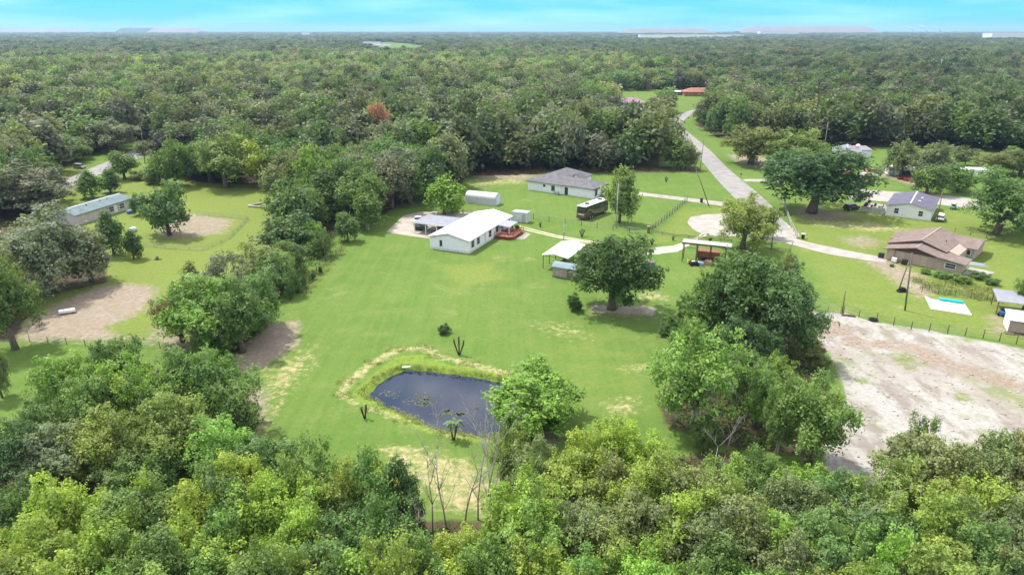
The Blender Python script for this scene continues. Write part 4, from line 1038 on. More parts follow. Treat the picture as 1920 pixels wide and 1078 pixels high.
fence('wire fence along the foot of the hedgerow', [(566, 548), (600, 498), (640, 468)], 1.1, 3, rails=(.5, 1.0), pr=.05)
fence('low wire fence along the grass right of the tan house', [(1790, 400 + 36), (1880, 452), (1960, 466)], 1.1, 3.4, rails=(.5, 1.0))
t = thing('gate', 'pale wire gate left of the brick gatepost', 'gate', G(1176, 436), -.35)
m = MB(); m.tube([(0, 0, .1), (3.0, 0, .1), (3.0, 0, 1.25), (0, 0, 1.25), (0, 0, .1)], .035, 4); m.build('gate_frame', gp_m, t)
m = MB()
for i in range(12): m.tube([(i * .25 + .1, 0, .1), (i * .25 + .1, 0, 1.25)], .012, 3)
m.build('bars', gp_m, t)
t = thing('gatepost', 'stubby brown gatepost with pale cap at the paddock corner', 'gatepost', G(1215, 437)); MB().box(-.25, .25, -.25, .25, 0, 1.5).build('pillar', wood, t, .02); MB().box(-.32, .32, -.32, .32, 1.503, 1.6).build('cap', concrete, t)

# ---- white hip-roofed house
O, rz = (4.6, 193.4, 0), R_(-34.3)
t = thing('house', 'white hip-roofed house with dark grey shingles in front of the wood', 'house', O, rz)
shing = mat('grey_shingles', (.155, .15, .16), (.105, .10, .11), .9, .9, stripe=(2, 3.2, .12), bump=.15)
ww = mat('white_stucco', (.78, .79, .82), (.72, .73, .76), 1, .8)
MB().box(0, 11, 0, 17.5, .02, 2.6).build('wall', ww, t); MB().box(11.003, 20.8, .25, 8.2, .02, 2.6).build('wall', ww, t)
def hip(mb, x0, x1, y0, y1, z, zr, ridge): mb.hull([(x0, y0, z), (x1, y0, z), (x1, y1, z), (x0, y1, z)], [(x0, y0, z + .15), (x1, y0, z + .15), (x1, y1, z + .15), (x0, y1, z + .15)]); a, b_ = ridge; c = [(x0, y0, z + .153), (x1, y0, z + .153), (x1, y1, z + .153), (x0, y1, z + .153)]; R1 = (a[0], a[1], zr); R2 = (b_[0], b_[1], zr); (mb.face([c[0], c[1], R1]), mb.face([c[1], c[2], R2, R1]), mb.face([c[2], c[3], R2]), mb.face([c[3], c[0], R1, R2])) if abs(a[1] - b_[1]) > abs(a[0] - b_[0]) else (mb.face([c[0], c[1], R2, R1]), mb.face([c[1], c[2], R2]), mb.face([c[2], c[3], R1, R2]), mb.face([c[3], c[0], R1])); return mb
hip(MB(), -.5, 11.5, -.5, 18, 2.6, 5.1, ((5.5, 5.6), (5.5, 12.4))).build('roof', shing, t)
hip(MB(), 7.0, 21.3, -.2, 8.6, 2.63, 4.35, ((9, 4.2), (17, 4.2))).build('roof', shing, t)
MB().prism([(8.6, 2.8), (12.2, 2.8), (10.4, 4.1)], 9.2, 12).build('entry_gable', ww, t); m = MB(); roof_slabs(m, [(8.2, 2.62), (10.4, 4.2), (12.6, 2.62)], 8.9, 12.2, .12); m.build('gable_roof', shing, t)
for x0, x1, z0, z1 in ((5.2, 5.7, 1.6, 2.1), (7.9, 8.8, .8, 2.1)): window(t, 'y-', x0, x1, z0, z1, 0, dtrim, z1 - z0 > 1)
door(t, 'y-', 12.0, 13.0, .1, 2.2, .25, dtrim)
for y in (1.5, 5.2): window(t, 'x+', y, y + 1.1, .6, 2.1, 20.8, dtrim)
MB().box(.05, 21.0, -.04, -.003 + 0, 0, .0).v
MB().box(21.302, 21.36, -.2, 8.6, 2.5, 2.75).build('gutter', dtrim, t)
for k, (x, s_) in enumerate(((10.3, .8), (9.4, .7))):
    a = thing('air_conditioner', ('larger' if k == 0 else 'smaller') + ' grey air conditioner box by the rear wall of the hip-roofed house', 'air conditioner', (O[0] + x * math.cos(rz) + .9 * math.sin(rz), O[1] + x * math.sin(rz) - .9 * math.cos(rz), 0), rz)
    MB().box(-s_ / 2, s_ / 2, -s_ / 2, s_ / 2, .05, s_ * 1.1).build('case', steel, a, .03); MB().tube([(0, 0, s_ * 1.1), (0, 0, s_ * 1.1 + .05)], s_ * .38, 12).build('fan_grille', dtrim, a)
# ---- motorhome
O, rz = G(1080.5, 411.5), R_(-37.7) 
t = thing('motorhome', 'brown and black motorhome with white roof parked beside the pale green tree', 'motorhome', O, rz)
brn = mat('bronze_paint', (.15, .10, .075), (.08, .055, .045), .35, .3, spec=.5, lo=.42, hi=.52); dkp = mat('dark_bus_paint', (.035, .028, .03), (.02, .02, .02), .4, .25, spec=.5)
w, L_ = 2.55, 10.8
m = MB(); m.hull([(0, 0, .45), (w, 0, .45), (w, L_, .45), (0, L_, .45)], [(0, .0, 1.9), (w, .0, 1.9), (w, L_, 1.9), (0, L_, 1.9)]); m.build('lower_body', brn, t, .08)
m = MB(); m.hull([(0, .02, 1.903), (w, .02, 1.903), (w, L_, 1.903), (0, L_, 1.903)], [(.06, .25, 3.35), (w - .06, .25, 3.35), (w - .06, L_ - .2, 3.35), (.06, L_ - .2, 3.35)]); m.build('upper_body', dkp, t, .06)
MB().hull([(0.0, .1, 3.352), (w - .0, .1, 3.352), (w - .0, L_ - .1, 3.352), (0.0, L_ - .1, 3.352)], [(.12, .25, 3.5), (w - .12, .25, 3.5), (w - .12, L_ - .25, 3.5), (.12, L_ - .25, 3.5)]).build('roof', wp, t)
for y in (2.2, 8.2): MB().box(.8, 1.75, y, y + .95, 3.5, 3.78).build('roof_unit', black, t, .08)
MB().box(.9, 1.5, 5.2, 5.7, 3.5, 3.62).build('roof_vent', wtrim, t)
for k in range(3):      # swoosh stripes along the side
    s_ = mat(('swoosh_tan', 'swoosh_light', 'swoosh_dark')[k], ((.26, .19, .13), (.40, .33, .26), (.05, .035, .03))[k], rough=.3); m = MB(); n = 22; z0 = (1.25, 1.0, .72)[k]
    for i in range(n):
        a, b_ = i / n, (i + 1) / n; f_ = lambda q: z0 + .95 * math.exp(-((q - .16) / .13) ** 2) + .75 * q * (1 - q) + .28 * math.sin(q * 5 + k); hh = lambda q: .2 * math.sin(math.pi * min(1, q * 1.1 + .05)) + .03
        m.face([(w + .012 + .004 * k, .2 + a * 10.2, f_(a)), (w + .012 + .004 * k, .2 + b_ * 10.2, f_(b_)), (w + .012 + .004 * k, .2 + b_ * 10.2, f_(b_) + hh(b_)), (w + .012 + .004 * k, .2 + a * 10.2, f_(a) + hh(a))])
    m.build('stripe', s_, t)
for y in (2.4, 4.8, 7.0): MB().box(w - .045, w - .01 + .03, y, y + 1.1, 2.2, 2.85).build('window', glass, t)
MB().box(.3, w - .3, -.03, .16, 2.3, 3.0).build('rear_window', glass, t)
MB().box(.35, w - .35, -.035, -.004, 1.25, 1.62).build('rear_panel', mat('swoosh_pale', (.6, .5, .42), rough=.4), t)
for x in (.12, w - .4): MB().box(x, x + .28, -.04, -.004, 1.1, 1.7).build('tail_light', mat('tail_red', (.35, .03, .03), rough=.3), t)
MB().box(0.05, w - .05, -.12, -.005, .45, .7).build('bumper', dtrim, t)
for y in (2.3, 3.3, 9.0):
    for x in (.14, w - .14): s = 1 if x > 1 else -1; wh = MB().tube([(x - .15 * s, y, .46), (x + .17 * s, y, .46)], .46, 14, False).build('wheel', tyre, t); MB().tube([(x + .17 * s, y, .46), (x + .19 * s, y, .46)], .25, 10, False).build('rim', steel, wh)

# ---- white canopy, shed and what stands by the oak
O, rz = G(1031, 522), R_(-26.2)
def LL(u, v, z=0): return (O[0] + u * math.cos(rz) - v * math.sin(rz), O[1] + u * math.sin(rz) + v * math.cos(rz), z)
t = thing('canopy', 'open white metal canopy on rusty posts left of the large lawn oak', 'canopy', LL(-3.4, 4.6), rz)
m = MB(); roof_slabs(m, [(-.2, 2.75), (2.4, 3.25), (5.2, 2.75)], -.3, 9.6, .08); m.build('roof', white_roof, t)
for x in (0, 5.0):
    for y in (0, 3.1, 6.2, 9.2): MB().tube([(x, y, 0), (x, y, 2.75)], .07, 6).build('post', rust, t)
m = MB()
for x in (0, 5.0): m.tube([(x, 0, 2.68), (x, 9.2, 2.68)], .05, 5)
m.tube([(0, 0, 2.66), (5.0, 0, 2.66)], .05, 5); m.build('beam', rust, t)
t = thing('tractor', 'red riding tractor parked under the open white canopy', 'tractor', LL(-.2, 7.5), rz + .5)
redp = mat('red_paint', (.45, .03, .025), (.3, .03, .02), 1, .35)
MB().box(-.35, .35, -.9, .9, .5, .95).build('body', redp, t, .06); MB().box(-.3, .3, .15, 1.0, .953, 1.3).build('hood', redp, t, .08); MB().box(-.28, .28, -.75, -.3, .953, 1.35).build('seat', black, t, .05)
MB().tube([(0, .1, 1.0), (0, -.1, 1.5)], .03).build('steering_column', black, t)
for x in (-.5, .5):
    MB().tube([(x - .14, -.6, .5), (x + .14, -.6, .5)], .5, 14, False).build('wheel', tyre, t); MB().tube([(x * .85 - .09, .8, .3), (x * .85 + .09, .8, .3)], .3, 12, False).build('wheel', tyre, t)
t = thing('garden_shed', 'small board-walled shed with rounded blue-grey metal roof left of the lawn oak', 'shed', LL(.1, .9), rz)
bw = mat('shed_boards', (.40, .33, .27), (.25, .21, .18), 1.6, .9, stripe=(2, 5, .35), bump=.4)
MB().box(0, 4.9, 0, 2.6, .25, 2.15).build('wall', bw, t)
pr = [(-.18 + (2.96) * i / 10, 2.12 + .55 * math.sin(math.pi * i / 10)) for i in range(11)]
m = MB(); m.prism(pr, -.15, 5.05, 'x').build('roof', mat('bluegrey_metal', (.22, .29, .33), (.17, .23, .27), 1, .9, 0, stripe=(0, 2.2, .15), bump=.3, spec=.08), t)
MB().box(-.03, 4.93, -.03, 2.63, .0, .248).build('base', mat('dark_slate', (.12, .15, .17)), t)
door(t, 'y-', 2.9, 3.8, .3, 2.0, 0, wood)
t = thing('blue_bin', 'open blue and red toy box standing on grass right of the lawn oak', 'toy box', G(1218, 500), -.3)
bl = mat('blue_plastic', (.05, .32, .55), (.04, .25, .45), 2, .5); m = MB(); m.box(-.9, .9, -.6, -.54, 0, 1.1); m.box(-.9, .9, .54, .6, 0, 1.1); m.box(-.9, -.84, -.54, .54, 0, 1.1); m.box(.84, .9, -.54, .54, 0, 1.1); m.build('shell', bl, t)
MB().box(-.83, .83, -.53, .53, .02, .98).build('contents', mat('orange_red', (.5, .12, .06), (.4, .25, .2), 3, .7), t)
MB().box(-.95, .95, -.66, -.602, .95, 1.15).build('rim', redp, t)
# ---- steel frame shelter with lean-to roof
O, rz = G(1279, 498), R_(-21.2)
t = thing('open_shelter', 'tall brown steel-framed open shelter with thin flat white roof', 'shelter', O, rz)
dbr = mat('brown_steel', (.085, .045, .035), (.12, .05, .03), 1.5, .7)
MB().prism([(2.4, 3.98), (4.7, 4.06), (4.7, 4.12), (2.4, 4.04)], -.7, 8.6, 'x').build('roof', mat('offwhite_roof', (.36, .36, .38), rough=.5, stripe=(0, 1.5, .12)), t)
m = MB(); m.box(-.7, 8.6, 2.3, 2.398, 3.72, 4.0); m.box(-.6, 8.5, 4.5, 4.6, 3.8, 4.0); m.build('beam', dbr, t)
for x in (-.4, 2.2, 4.8, 7.6):
    for y in (2.5, 4.45): MB().box(x - .07, x + .07, y - .07, y + .07, 0, 3.72 if y < 3 else 3.8).build('post', dbr, t)
MB().box(-.35, 2.1, 4.9, 4.98, 2.2, 2.3).build('crossbar', mat('green_pipe', (.05, .2, .1)), t)
def sub(u, v, z=0): return (O[0] + u * math.cos(rz) - v * math.sin(rz), O[1] + u * math.sin(rz) + v * math.cos(rz), z)
t = thing('trailer', 'orange-red high-sided trailer parked under the brown steel shelter', 'trailer', sub(4.3, 5.6), rz)
og = mat('orange_paint', (.27, .10, .055), (.2, .08, .045), 1, .6, stripe=(0, 1.6, .3)); MB().box(-2.2, 2.2, -.9, .9, .7, 1.9).build('body', og, t, .03); MB().box(-2.2, 2.2, -.85, .85, .45, .698).build('frame', rust, t)
for x in (-.7, .5):
    for y in (-.8, .8): MB().tube([(x, y - .1, .36), (x, y + .1, .36)], .36, 12, False).build('wheel', tyre, t)
rg = random.Random(4)
for k, (u, v, nm, lb, ct, c, sz) in enumerate(((1.9, 1.7, 'barrel', 'yellow barrel at the left of the clutter before the brown steel shelter', 'barrel', (.6, .5, .05), .45), (2.9, 1.2, 'crate', 'dark crate in the clutter before the brown steel shelter', 'crate', (.05, .045, .05), .6),
        (3.6, 1.6, 'crate', 'white crate in the clutter before the brown steel shelter', 'crate', (.7, .7, .7), .45), (4.3, 1.1, 'crate', 'blue-grey crate in the clutter before the brown steel shelter', 'crate', (.25, .3, .38), .5), (5.6, 2.2, 'crate', 'pinkish crate in the clutter before the brown steel shelter', 'crate', (.5, .25, .22), .6))):
    q = thing(nm, lb, ct, sub(u - .9, v), rz + rg.uniform(-.6, .6)); mt_ = mat('clutter_%d' % k, c, rough=.6)
    if nm == 'barrel': MB().tube([(0, 0, 0), (0, 0, .1), (0, 0, .85), (0, 0, .9)], [.28, .31, .31, .28], 12).build('drum', mt_, q); MB().tube([(0, 0, .9), (0, 0, .93)], .2, 10).build('lid', dtrim, q)
    else: MB().box(-sz, sz, -sz * .7, sz * .7, 0, sz * 1.4).build('box', mt_, q, .04); MB().box(-sz - .03, sz + .03, -sz * .7 - .03, sz * .7 + .03, sz * 1.4, sz * 1.48).build('lid', mt_, q)
q = thing('quad_bike', 'black and white quad bike before the brown steel shelter', 'quad bike', sub(2.1, .9), rz + .4)
MB().box(-.75, .75, -.3, .3, .45, .8).build('body', black, q, .08); MB().box(-.5, .2, -.2, .2, .8, .95).build('seat', wp, q, .05); MB().tube([(.5, -.4, 1.15), (.45, 0, 1.05), (.5, .4, 1.15)], .03).build('handlebar', black, q)
for x in (-.6, .6):
    for y in (-.45, .45): MB().tube([(x, y - .13, .3), (x, y + .13, .3)], .3, 12, False).build('wheel', tyre, q)
# bins
def bin_(label, px, py, c, lid): 
    t = thing('wheelie_bin', label, 'bin', G(px, py), -.4); MB().hull([(-.27, -.3, .05), (.27, -.3, .05), (.27, .3, .05), (-.27, .3, .05)], [(-.36, -.42, 1.1), (.36, -.42, 1.1), (.36, .42, 1.1), (-.36, .42, 1.1)]).build('body', c, t, .02); MB().box(-.39, .39, -.45, .45, 1.103, 1.19).build('lid', lid, t, .02)
    for x in (-.3, .3): MB().tube([(x - .04, .34, .12), (x + .04, .34, .12)], .13, 10, False).build('wheel', tyre, t)
bin_('black bin with pale lid beside the pale pipe fence', 1505, 448, black, wp); bin_('black bin beside the thin pale driveway', 1315, 380, black, black)
t = thing('mailbox', 'small dark mailbox on a post east of the lane', 'mailbox', G(1389, 334)); MB().box(-.06, .06, -.06, .06, 0, 1.1).build('post', wood, t); MB().box(-.25, .25, -.15, .15, 1.1, 1.45).build('box', black, t, .05)
# ---- tan house
O, rz = (74.8, 130.0, 0), R_(-44.8)
t = thing('house', 'sprawling tan stucco house with brown multi-gabled shingle roof', 'house', O, rz)
tan = mat('tan_stucco', (.40, .31, .25), (.35, .27, .22), 1, .9); tsh = mat('brown_shingles', (.225, .175, .155), (.17, .13, .115), 1.1, .95, spec=.05, stripe=(2, 4, .10), bump=.2)
MB().prism([(0, .02), (13.1, .02), (13.1, 1.95), (9.2, 2.3), (5.1, 3.3), (0, 2.2)], 0, 4.5).build('wall', tan, t)
MB().prism([(.3, .02), (11.4, .02), (11.4, 2.35), (5, 3.9), (.3, 2.4)], 4.503, 17).build('wall', tan, t)
m = MB(); roof_slabs(m, [(-.6, 2.15), (5.1, 3.5), (8.9, 2.55), (13.8, 2.02)], -.7, 4.3, .14); m.build('roof', tsh, t)
m = MB(); roof_slabs(m, [(-1.2, 2.35), (4.9, 4.15), (9.6, 2.72)], 3.2, 16.6, .15); m.build('roof', tsh, t)
m = MB(); m.prism([(-1.0, 2.4), (4.9, 4.05), (9.5, 2.66), (9.5, 2.2), (5, 2.9), (-.8, 2.2)], 3.35, 3.5); m.build('gable_board', mat('dark_brown_board', (.09, .055, .05)), t)
MB().box(9.6, 12.6, 11.2, 19.2, .02, 2.35).build('wall', tan, t)
m = MB(); m.prism([(10.6, 2.35), (15, 3.3), (19.8, 2.35), (19.8, 2.5), (15, 3.45), (10.6, 2.5)], 7.2, 13.2, 'x'); m.build('roof', tsh, t)
m = MB(); m.prism([(7.5, 2.3), (10.8, 3.2), (13.5, 2.3), (13.5, 2.44), (10.8, 3.34), (7.5, 2.44)], -1.9, 3.5, 'x'); m.build('roof', tsh, t)
m = MB(); m.prism([(.5, 2.2), (5.1, 3.28), (8.7, 2.35), (8.7, 2.25)], -.06, -.004); m.build('gable_board', mat('dark_brown_board', (.09, .055, .05)), t)
m = MB(); m.tube([(5.1, -.7, 3.66), (5.1, 3.3, 3.66)], .1, 6); m.tube([(4.9, 3.3, 4.32), (4.9, 16.6, 4.32)], .12, 6); m.build('ridge_cap', mat('pale_ridge', (.50, .42, .36)), t)
window(t, 'y-', 10.4, 12.1, .8, 1.7, 0, wtrim, True); window(t, 'y-', 10.4, 12.0, 1.0, 1.95, 11.2, wtrim, False)
door(t, 'y-', 2.5, 3.4, .1, 1.95, 0, mat('tan_door', (.45, .36, .28))); door(t, 'y-', 6.3, 7.3, .1, 1.98, 0, mat('tan_door', (.45, .36, .28)))
MB().tube([(1.6, -.3, .2), (1.6, -.3, 2.6)], .05).build('downpipe', rust, t)
MB().tube([(7.9, 9, 3.1), (7.9, 9, 3.7)], .12, 8).build('vent_pipe', dtrim, t)
def TH(u, v, z=0): return (O[0] + u * math.cos(rz) - v * math.sin(rz), O[1] + u * math.sin(rz) + v * math.cos(rz), z)
for k, (u, v, s_, lb, mt_) in enumerate(((1.9, -1.0, .45, 'white appliance box against the tan house wall', wtrim), (3.8, -1.1, .5, 'black grill beside the tan house wall', black), (-.9, .2, .5, 'dark box at the left corner of the tan house', black))):
    q = thing('appliance' if k != 1 else 'grill', lb, 'appliance' if k != 1 else 'grill', TH(u, v), rz); MB().box(-s_, s_, -s_ * .7, s_ * .7, .15, s_ * 2).build('body', mt_, q, .05)
    MB().box(-s_ * .9, s_ * .9, -s_ * .6, s_ * .6, s_ * 2, s_ * 2.15).build('lid', mt_, q)
    for x in (-s_ * .8, s_ * .8): MB().box(x - .04, x + .04, -.2, .2, 0, .15).build('leg', dtrim, q)
sheet('patio', [TH(13.3, .5)[:2], TH(17, 1)[:2], TH(17.5, 6)[:2], TH(13.3, 6.5)[:2]], .03, concrete, 'pale concrete patio at the right of the tan house', 'patio', jag=.1)
t = thing('boat', 'small upturned grey boat behind the right wing of the tan house', 'boat', G(1832, 498), -.6); MB().hull([(-1.7, -.55, 0), (1.2, -.6, 0), (2.0, 0, 0), (1.2, .6, 0), (-1.7, .55, 0)], [(-1.3, -.3, .5), (1.0, -.3, .55), (1.4, 0, .5), (1.0, .3, .55), (-1.3, .3, .5)]).build('hull', steel, t, .06); MB().box(-1.5, 1.4, -.04, .04, .5, .6).build('keel', steel, t)
t = thing('tarp_bundle', 'teal tarp bundle by the right wing of the tan house', 'tarp', G(1816, 487), -.5); MB().blob((0, 0, .35), (.9, .5, .4), 3).build('tarp', mat('teal_tarp', (.08, .32, .3), (.05, .22, .22), 3, .6), t)
# ---- dark-roofed white house
O, rz = (92.4, 164.5, 0), R_(-34.5)
t = thing('house', 'white house with plain dark purple-grey shingle roof near the gravel lane', 'house', O, rz)
gable_house(t, 9.8, 15.2, 2.55, 3.7, mat('cream_siding', (.80, .80, .77), (.74, .74, .72), .8, .6, stripe=(2, 5, .08)), mat('purple_shingles', (.14, .135, .18), (.11, .105, .145), .8, .95, spec=.05, stripe=(0, 3, .06)), .3)
for x in (1.8, 7.0): window(t, 'y-', x, x + .9, .9, 2.1, 0, wtrim)
for x, y in ((6.4, 5), (6.6, 9)): MB().box(x - .25, x + .25, y - .25, y + .25, 3.2, 3.62).build('roof_vent', wtrim, t)
def DH(u, v, z=0): return (O[0] + u * math.cos(rz) - v * math.sin(rz), O[1] + u * math.sin(rz) + v * math.cos(rz), z)
t = thing('deck', 'cluttered grey deck with dark furniture left of the dark-roofed white house', 'deck', DH(-5.6, .4), rz)
MB().box(0, 5.3, 0, 8.5, .02, .75).build('floor', mat('grey_boards', (.32, .30, .27), (.2, .19, .17), 2, .9, stripe=(0, 5, .3)), t)
MB().box(-.05, 5.35, -.1, -.02, .1, 1.5).build('railing', mat('pale_rail_board', (.50, .49, .46), (.3, .3, .28), 2, .8, stripe=(0, 4, .5)), t)
MB().box(-.1, -.03, 0, 8.5, .1, 1.5).build('railing', mat('pale_rail_board', (.50, .49, .46)), t)
for k in range(7):
    u, v = .7 + (k % 3) * 1.7, 1.0 + (k // 3) * 2.6; q = thing('patio_chair', ('dark patio chair on the cluttered grey deck, ' + ('near left', 'near middle', 'near right', 'middle left', 'centre', 'middle right', 'rearmost')[k]), 'chair', DH(-5.6 + u, .4 + v, .75), rz + k, 'dark chairs on the cluttered deck')
    MB().box(-.35, .35, -.35, .35, .35, .45).build('seat', black, q, .03); MB().box(-.35, .35, .3, .38, .45, 1.1).build('backrest', black, q, .03)
    for x in (-.3, .3):
        for y in (-.3, .3): MB().box(x - .03, x + .03, y - .03, y + .03, 0, .35).build('leg', black, q)
car('black car parked at the left end of the cluttered deck', 'car', DH(-8.0, 1.5), rz + R_(60), bpnt)
car('white car at the right wall of the dark-roofed house', 'car', DH(11.6, 2.4), rz + R_(90), wp)
t = thing('play_slide', 'red and yellow play slide behind the white car', 'slide', DH(11.4, 6.2), rz); MB().box(-.5, .5, -.5, .5, .9, 1.0).build('platform', mat('yellow_plastic', (.6, .42, .1)), t); m = MB()
for x in (-.45, .45):
    for y in (-.45, .45): m.box(x - .05, x + .05, y - .05, y + .05, 0, 1.7)
m.build('posts', redp, t); MB().hull([(-.3, -.5, .95), (.3, -.5, .95), (.3, -2.0, .1), (-.3, -2.0, .1)], [(-.3, -.5, 1.05), (.3, -.5, 1.05), (.3, -2.0, .2), (-.3, -2.0, .2)]).build('chute', redp, t)
t = thing('golf_cart', 'pale teal golf cart standing on the gravel lane', 'golf cart', G(1787, 392), .9)
MB().box(-1.1, 1.1, -.5, .5, .3, .8).build('body', mat('teal_paint', (.15, .35, .36)), t, .06); MB().box(-.9, .8, -.55, .55, 1.75, 1.83).build('roof', mat('pale_teal', (.55, .72, .72)), t)
for x in (-.85, .75):
    for y in (-.5, .5): MB().tube([(x, y, .8), (x, y, 1.75)], .03, 5).build('roof_post', black, t); MB().tube([(x, y - .08, .28), (x, y + .08, .28)], .28, 10, False).build('wheel', tyre, t)
MB().box(-.35, .15, -.45, .45, .8, 1.2).build('seat', black, t, .05)
# ---- sheds behind the huge oak
t = thing('house', 'long low grey-roofed house half hidden behind the huge dark oak', 'house', G(1560, 300), R_(-24))
gable_house(t, 9, 12, 2.6, 3.9, mat('cream_wall', (.68, .68, .62), rough=.8), mat('light_grey_roof', (.24, .24, .28), (.2, .2, .235), .6, .95, spec=.05, stripe=(0, 2, .08)), .4); window(t, 'y-', 3, 4, .9, 2, 0, wtrim)
t = thing('outbuilding', 'white outbuilding with grey roof right of the half-hidden grey house', 'outbuilding', G(1597, 295), R_(-4))
MB().box(0, 6.6, 0, 6, .02, 2.6).build('wall', mat('pale_blue_white', (.70, .74, .76)), t); MB().prism([(-.3, 2.5), (6.2, 3.1), (6.2, 3.22), (-.3, 2.62)], -.3, 6.9, 'x').build('roof', mat('light_grey_roof', (.36, .36, .40)), t); door(t, 'y-', 4, 4.9, .1, 2.1, 0, wtrim)
t = thing('tarp_bundle', 'red tarp heap on the roof of the white outbuilding', 'tarp', (G(1597, 295)[0] + 2, G(1597, 295)[1] + 2.6, 2.8)); MB().blob((0, 0, .25), (1.3, .8, .4), 8).build('tarp', mat('red_tarp', (.5, .06, .08)), t)
t = thing('dome_tent', 'small white domed cover behind the white outbuilding', 'cover', (G(1597, 295)[0] + 5.6, G(1597, 295)[1] + 8, 0)); MB().blob((0, 0, 1.6), (1.2, 1.2, 1.9), 5, j=.03).build('cover', wtrim, t)
t = thing('crane_truck', 'pale pink and white crane truck beside the huge dark oak', 'truck', G(1620, 342), R_(75))
pk = mat('salmon_paint', (.55, .22, .17), (.6, .4, .35), 1.2, .5); MB().box(-3, 1.2, -1, 1, .7, 1.2).build('chassis', pk, t, .05); MB().box(1.25, 3.0, -1.05, 1.05, .5, 2.5).build('cab', wp, t, .12); MB().box(2.2, 3.03, -.9, .9, 1.6, 2.3).build('windscreen', glass, t)
MB().tube([(-2.2, 0, 1.2), (-1.5, 0, 3.4), (1.5, .3, 4.6)], [.3, .22, .15], 6).build('boom', pk, t); MB().box(-2.9, -1.2, -.8, .8, 1.2, 2.1).build('tank', wp, t, .2)
for x in (-2.2, -1.1, 2.1):
    for y in (-.95, .95): MB().tube([(x, y - .15, .5), (x, y + .15, .5)], .5, 12, False).build('wheel', tyre, t)
t = thing('farm_implement', 'low red farm implement on the orange earth', 'farm implement', G(1634, 322), -.1); MB().box(-2.6, 2.6, -.4, .4, .5, .9).build('frame', mat('faded_red', (.38, .12, .09)), t, .05)
for x in (-2, -.7, .7, 2): MB().tube([(x, -.5, .35), (x, .5, .35)], .35, 10, False).build('roller', rust, t)
t = thing('crane_truck', 'salmon pink tracked machine among the branches of the huge oak', 'machine', G(1586, 330), R_(20)); MB().box(-1.6, 1.6, -1, 1, .8, 2.2).build('body', pk, t, .1); MB().tube([(0, 0, 2.2), (1.2, 0, 5.2), (.2, 0, 6.4)], [.3, .25, .15], 6).build('boom', pk, t)
for y in (-1, 1): MB().box(-1.7, 1.7, y - .25, y + .25, 0, .78).build('track', tyre, t, .2)
t = thing('container', 'white box container left of the grey carport shed', 'container', G(1665, 329), R_(-8)); MB().box(0, 4.0, 0, 3.2, .1, 2.5).build('wall', wp, t); MB().box(-.05, 4.05, -.05, 3.25, 2.503, 2.65).build('roof', wtrim, t); MB().box(.3, 1.8, -.05, -.004, .2, 2.3).build('door', steel, t)
t = thing('carport', 'low white-roofed open carport beside the white container', 'carport', G(1694, 333), R_(-8)); MB().prism([(-.2, 2.2), (5.5, 2.5), (5.5, 2.6), (-.2, 2.3)], -.2, 8.6, 'x').build('roof', wtrim, t)
for x in (0, 2.8, 5.6, 8.3):
    for y in (0, 5.3): MB().box(x - .06, x + .06, y - .06, y + .06, 0, 2.2).build('post', dtrim, t)
MB().box(.2, 8.2, 4.9, 5.1, .02, 2.1).build('back_wall', mat('dark_boards', (.06, .055, .06)), t)
t = thing('trailer_home', 'long white trailer home behind the trees at right', 'trailer home', G(1768, 334), R_(-6)); MB().box(0, 15, 0, 4, .3, 2.8).build('wall', wp, t); MB().prism([(-.2, 2.78), (2, 3.15), (4.2, 2.78)], -.2, 15.2, 'x').build('roof', wtrim, t); window(t, 'y-', 3, 4.2, 1.2, 2.1, 0, dtrim); window(t, 'y-', 10, 11.2, 1.2, 2.1, 0, dtrim); MB().box(.2, 14.8, .2, 3.8, 0, .298).build('skirting', dtrim, t)
car('dark blue car parked left of the long white trailer home', 'car', G(1758, 340), .2, mat('navy_paint', (.03, .04, .09), rough=.3))
for k in range(3):
    q = thing('red_mower', ('leftmost', 'middle', 'rightmost')[k] + ' small red mower before the low carport', 'mower', G(1688 + 9 * k, 337 + 2 * k), k, 'red mowers before the low carport'); MB().box(-.7, .7, -.4, .4, .3, .8).build('body', redp, q, .08); MB().box(-.4, .1, -.25, .25, .8, 1.1).build('seat', black, q)
    for x in (-.5, .5):
        for y in (-.4, .4): MB().tube([(x, y - .08, .25), (x, y + .08, .25)], .25, 10, False).build('wheel', tyre, q)
# ---- white slab with turquoise tarp
t = thing('pool_cover', 'flat white pool liner spread on the grass with one frayed corner', 'pool liner', G(1745, 580))
o = G(1745, 580); c4 = [G(*p) for p in ((1733, 555), (1746, 562), (1807, 568), (1822, 592), (1745, 580))]
m = MB(); m.hull([(p[0] - o[0], p[1] - o[1], .01) for p in reversed(c4)][::-1], [(p[0] - o[0], p[1] - o[1], .12) for p in c4]); m.build('liner', mat('liner_white', (.62, .61, .54), (.52, .51, .45), .6, .8), t)
t = thing('rolled_tarp', 'rolled turquoise pool sheet lying along the white liner', 'tarp', G(1760, 564), 0)
a, b_ = G(1759, 563), G(1806, 570); m = MB(); rg = random.Random(2); k = 14
m.tube([(lerp(0, b_[0] - a[0], i / k), lerp(0, b_[1] - a[1], i / k) + rg.uniform(-.08, .08), .38) for i in range(k + 1)], [.18 + .12 * math.sin(math.pi * i / k) + rg.uniform(0, .05) for i in range(k + 1)], 8); m.build('roll', mat('turquoise', (.03, .52, .52), (.02, .40, .42), 2, .5), t)
MB().box(1.2, 1.35, -1.0, .2, .14, .16).build('strap', wtrim, t)
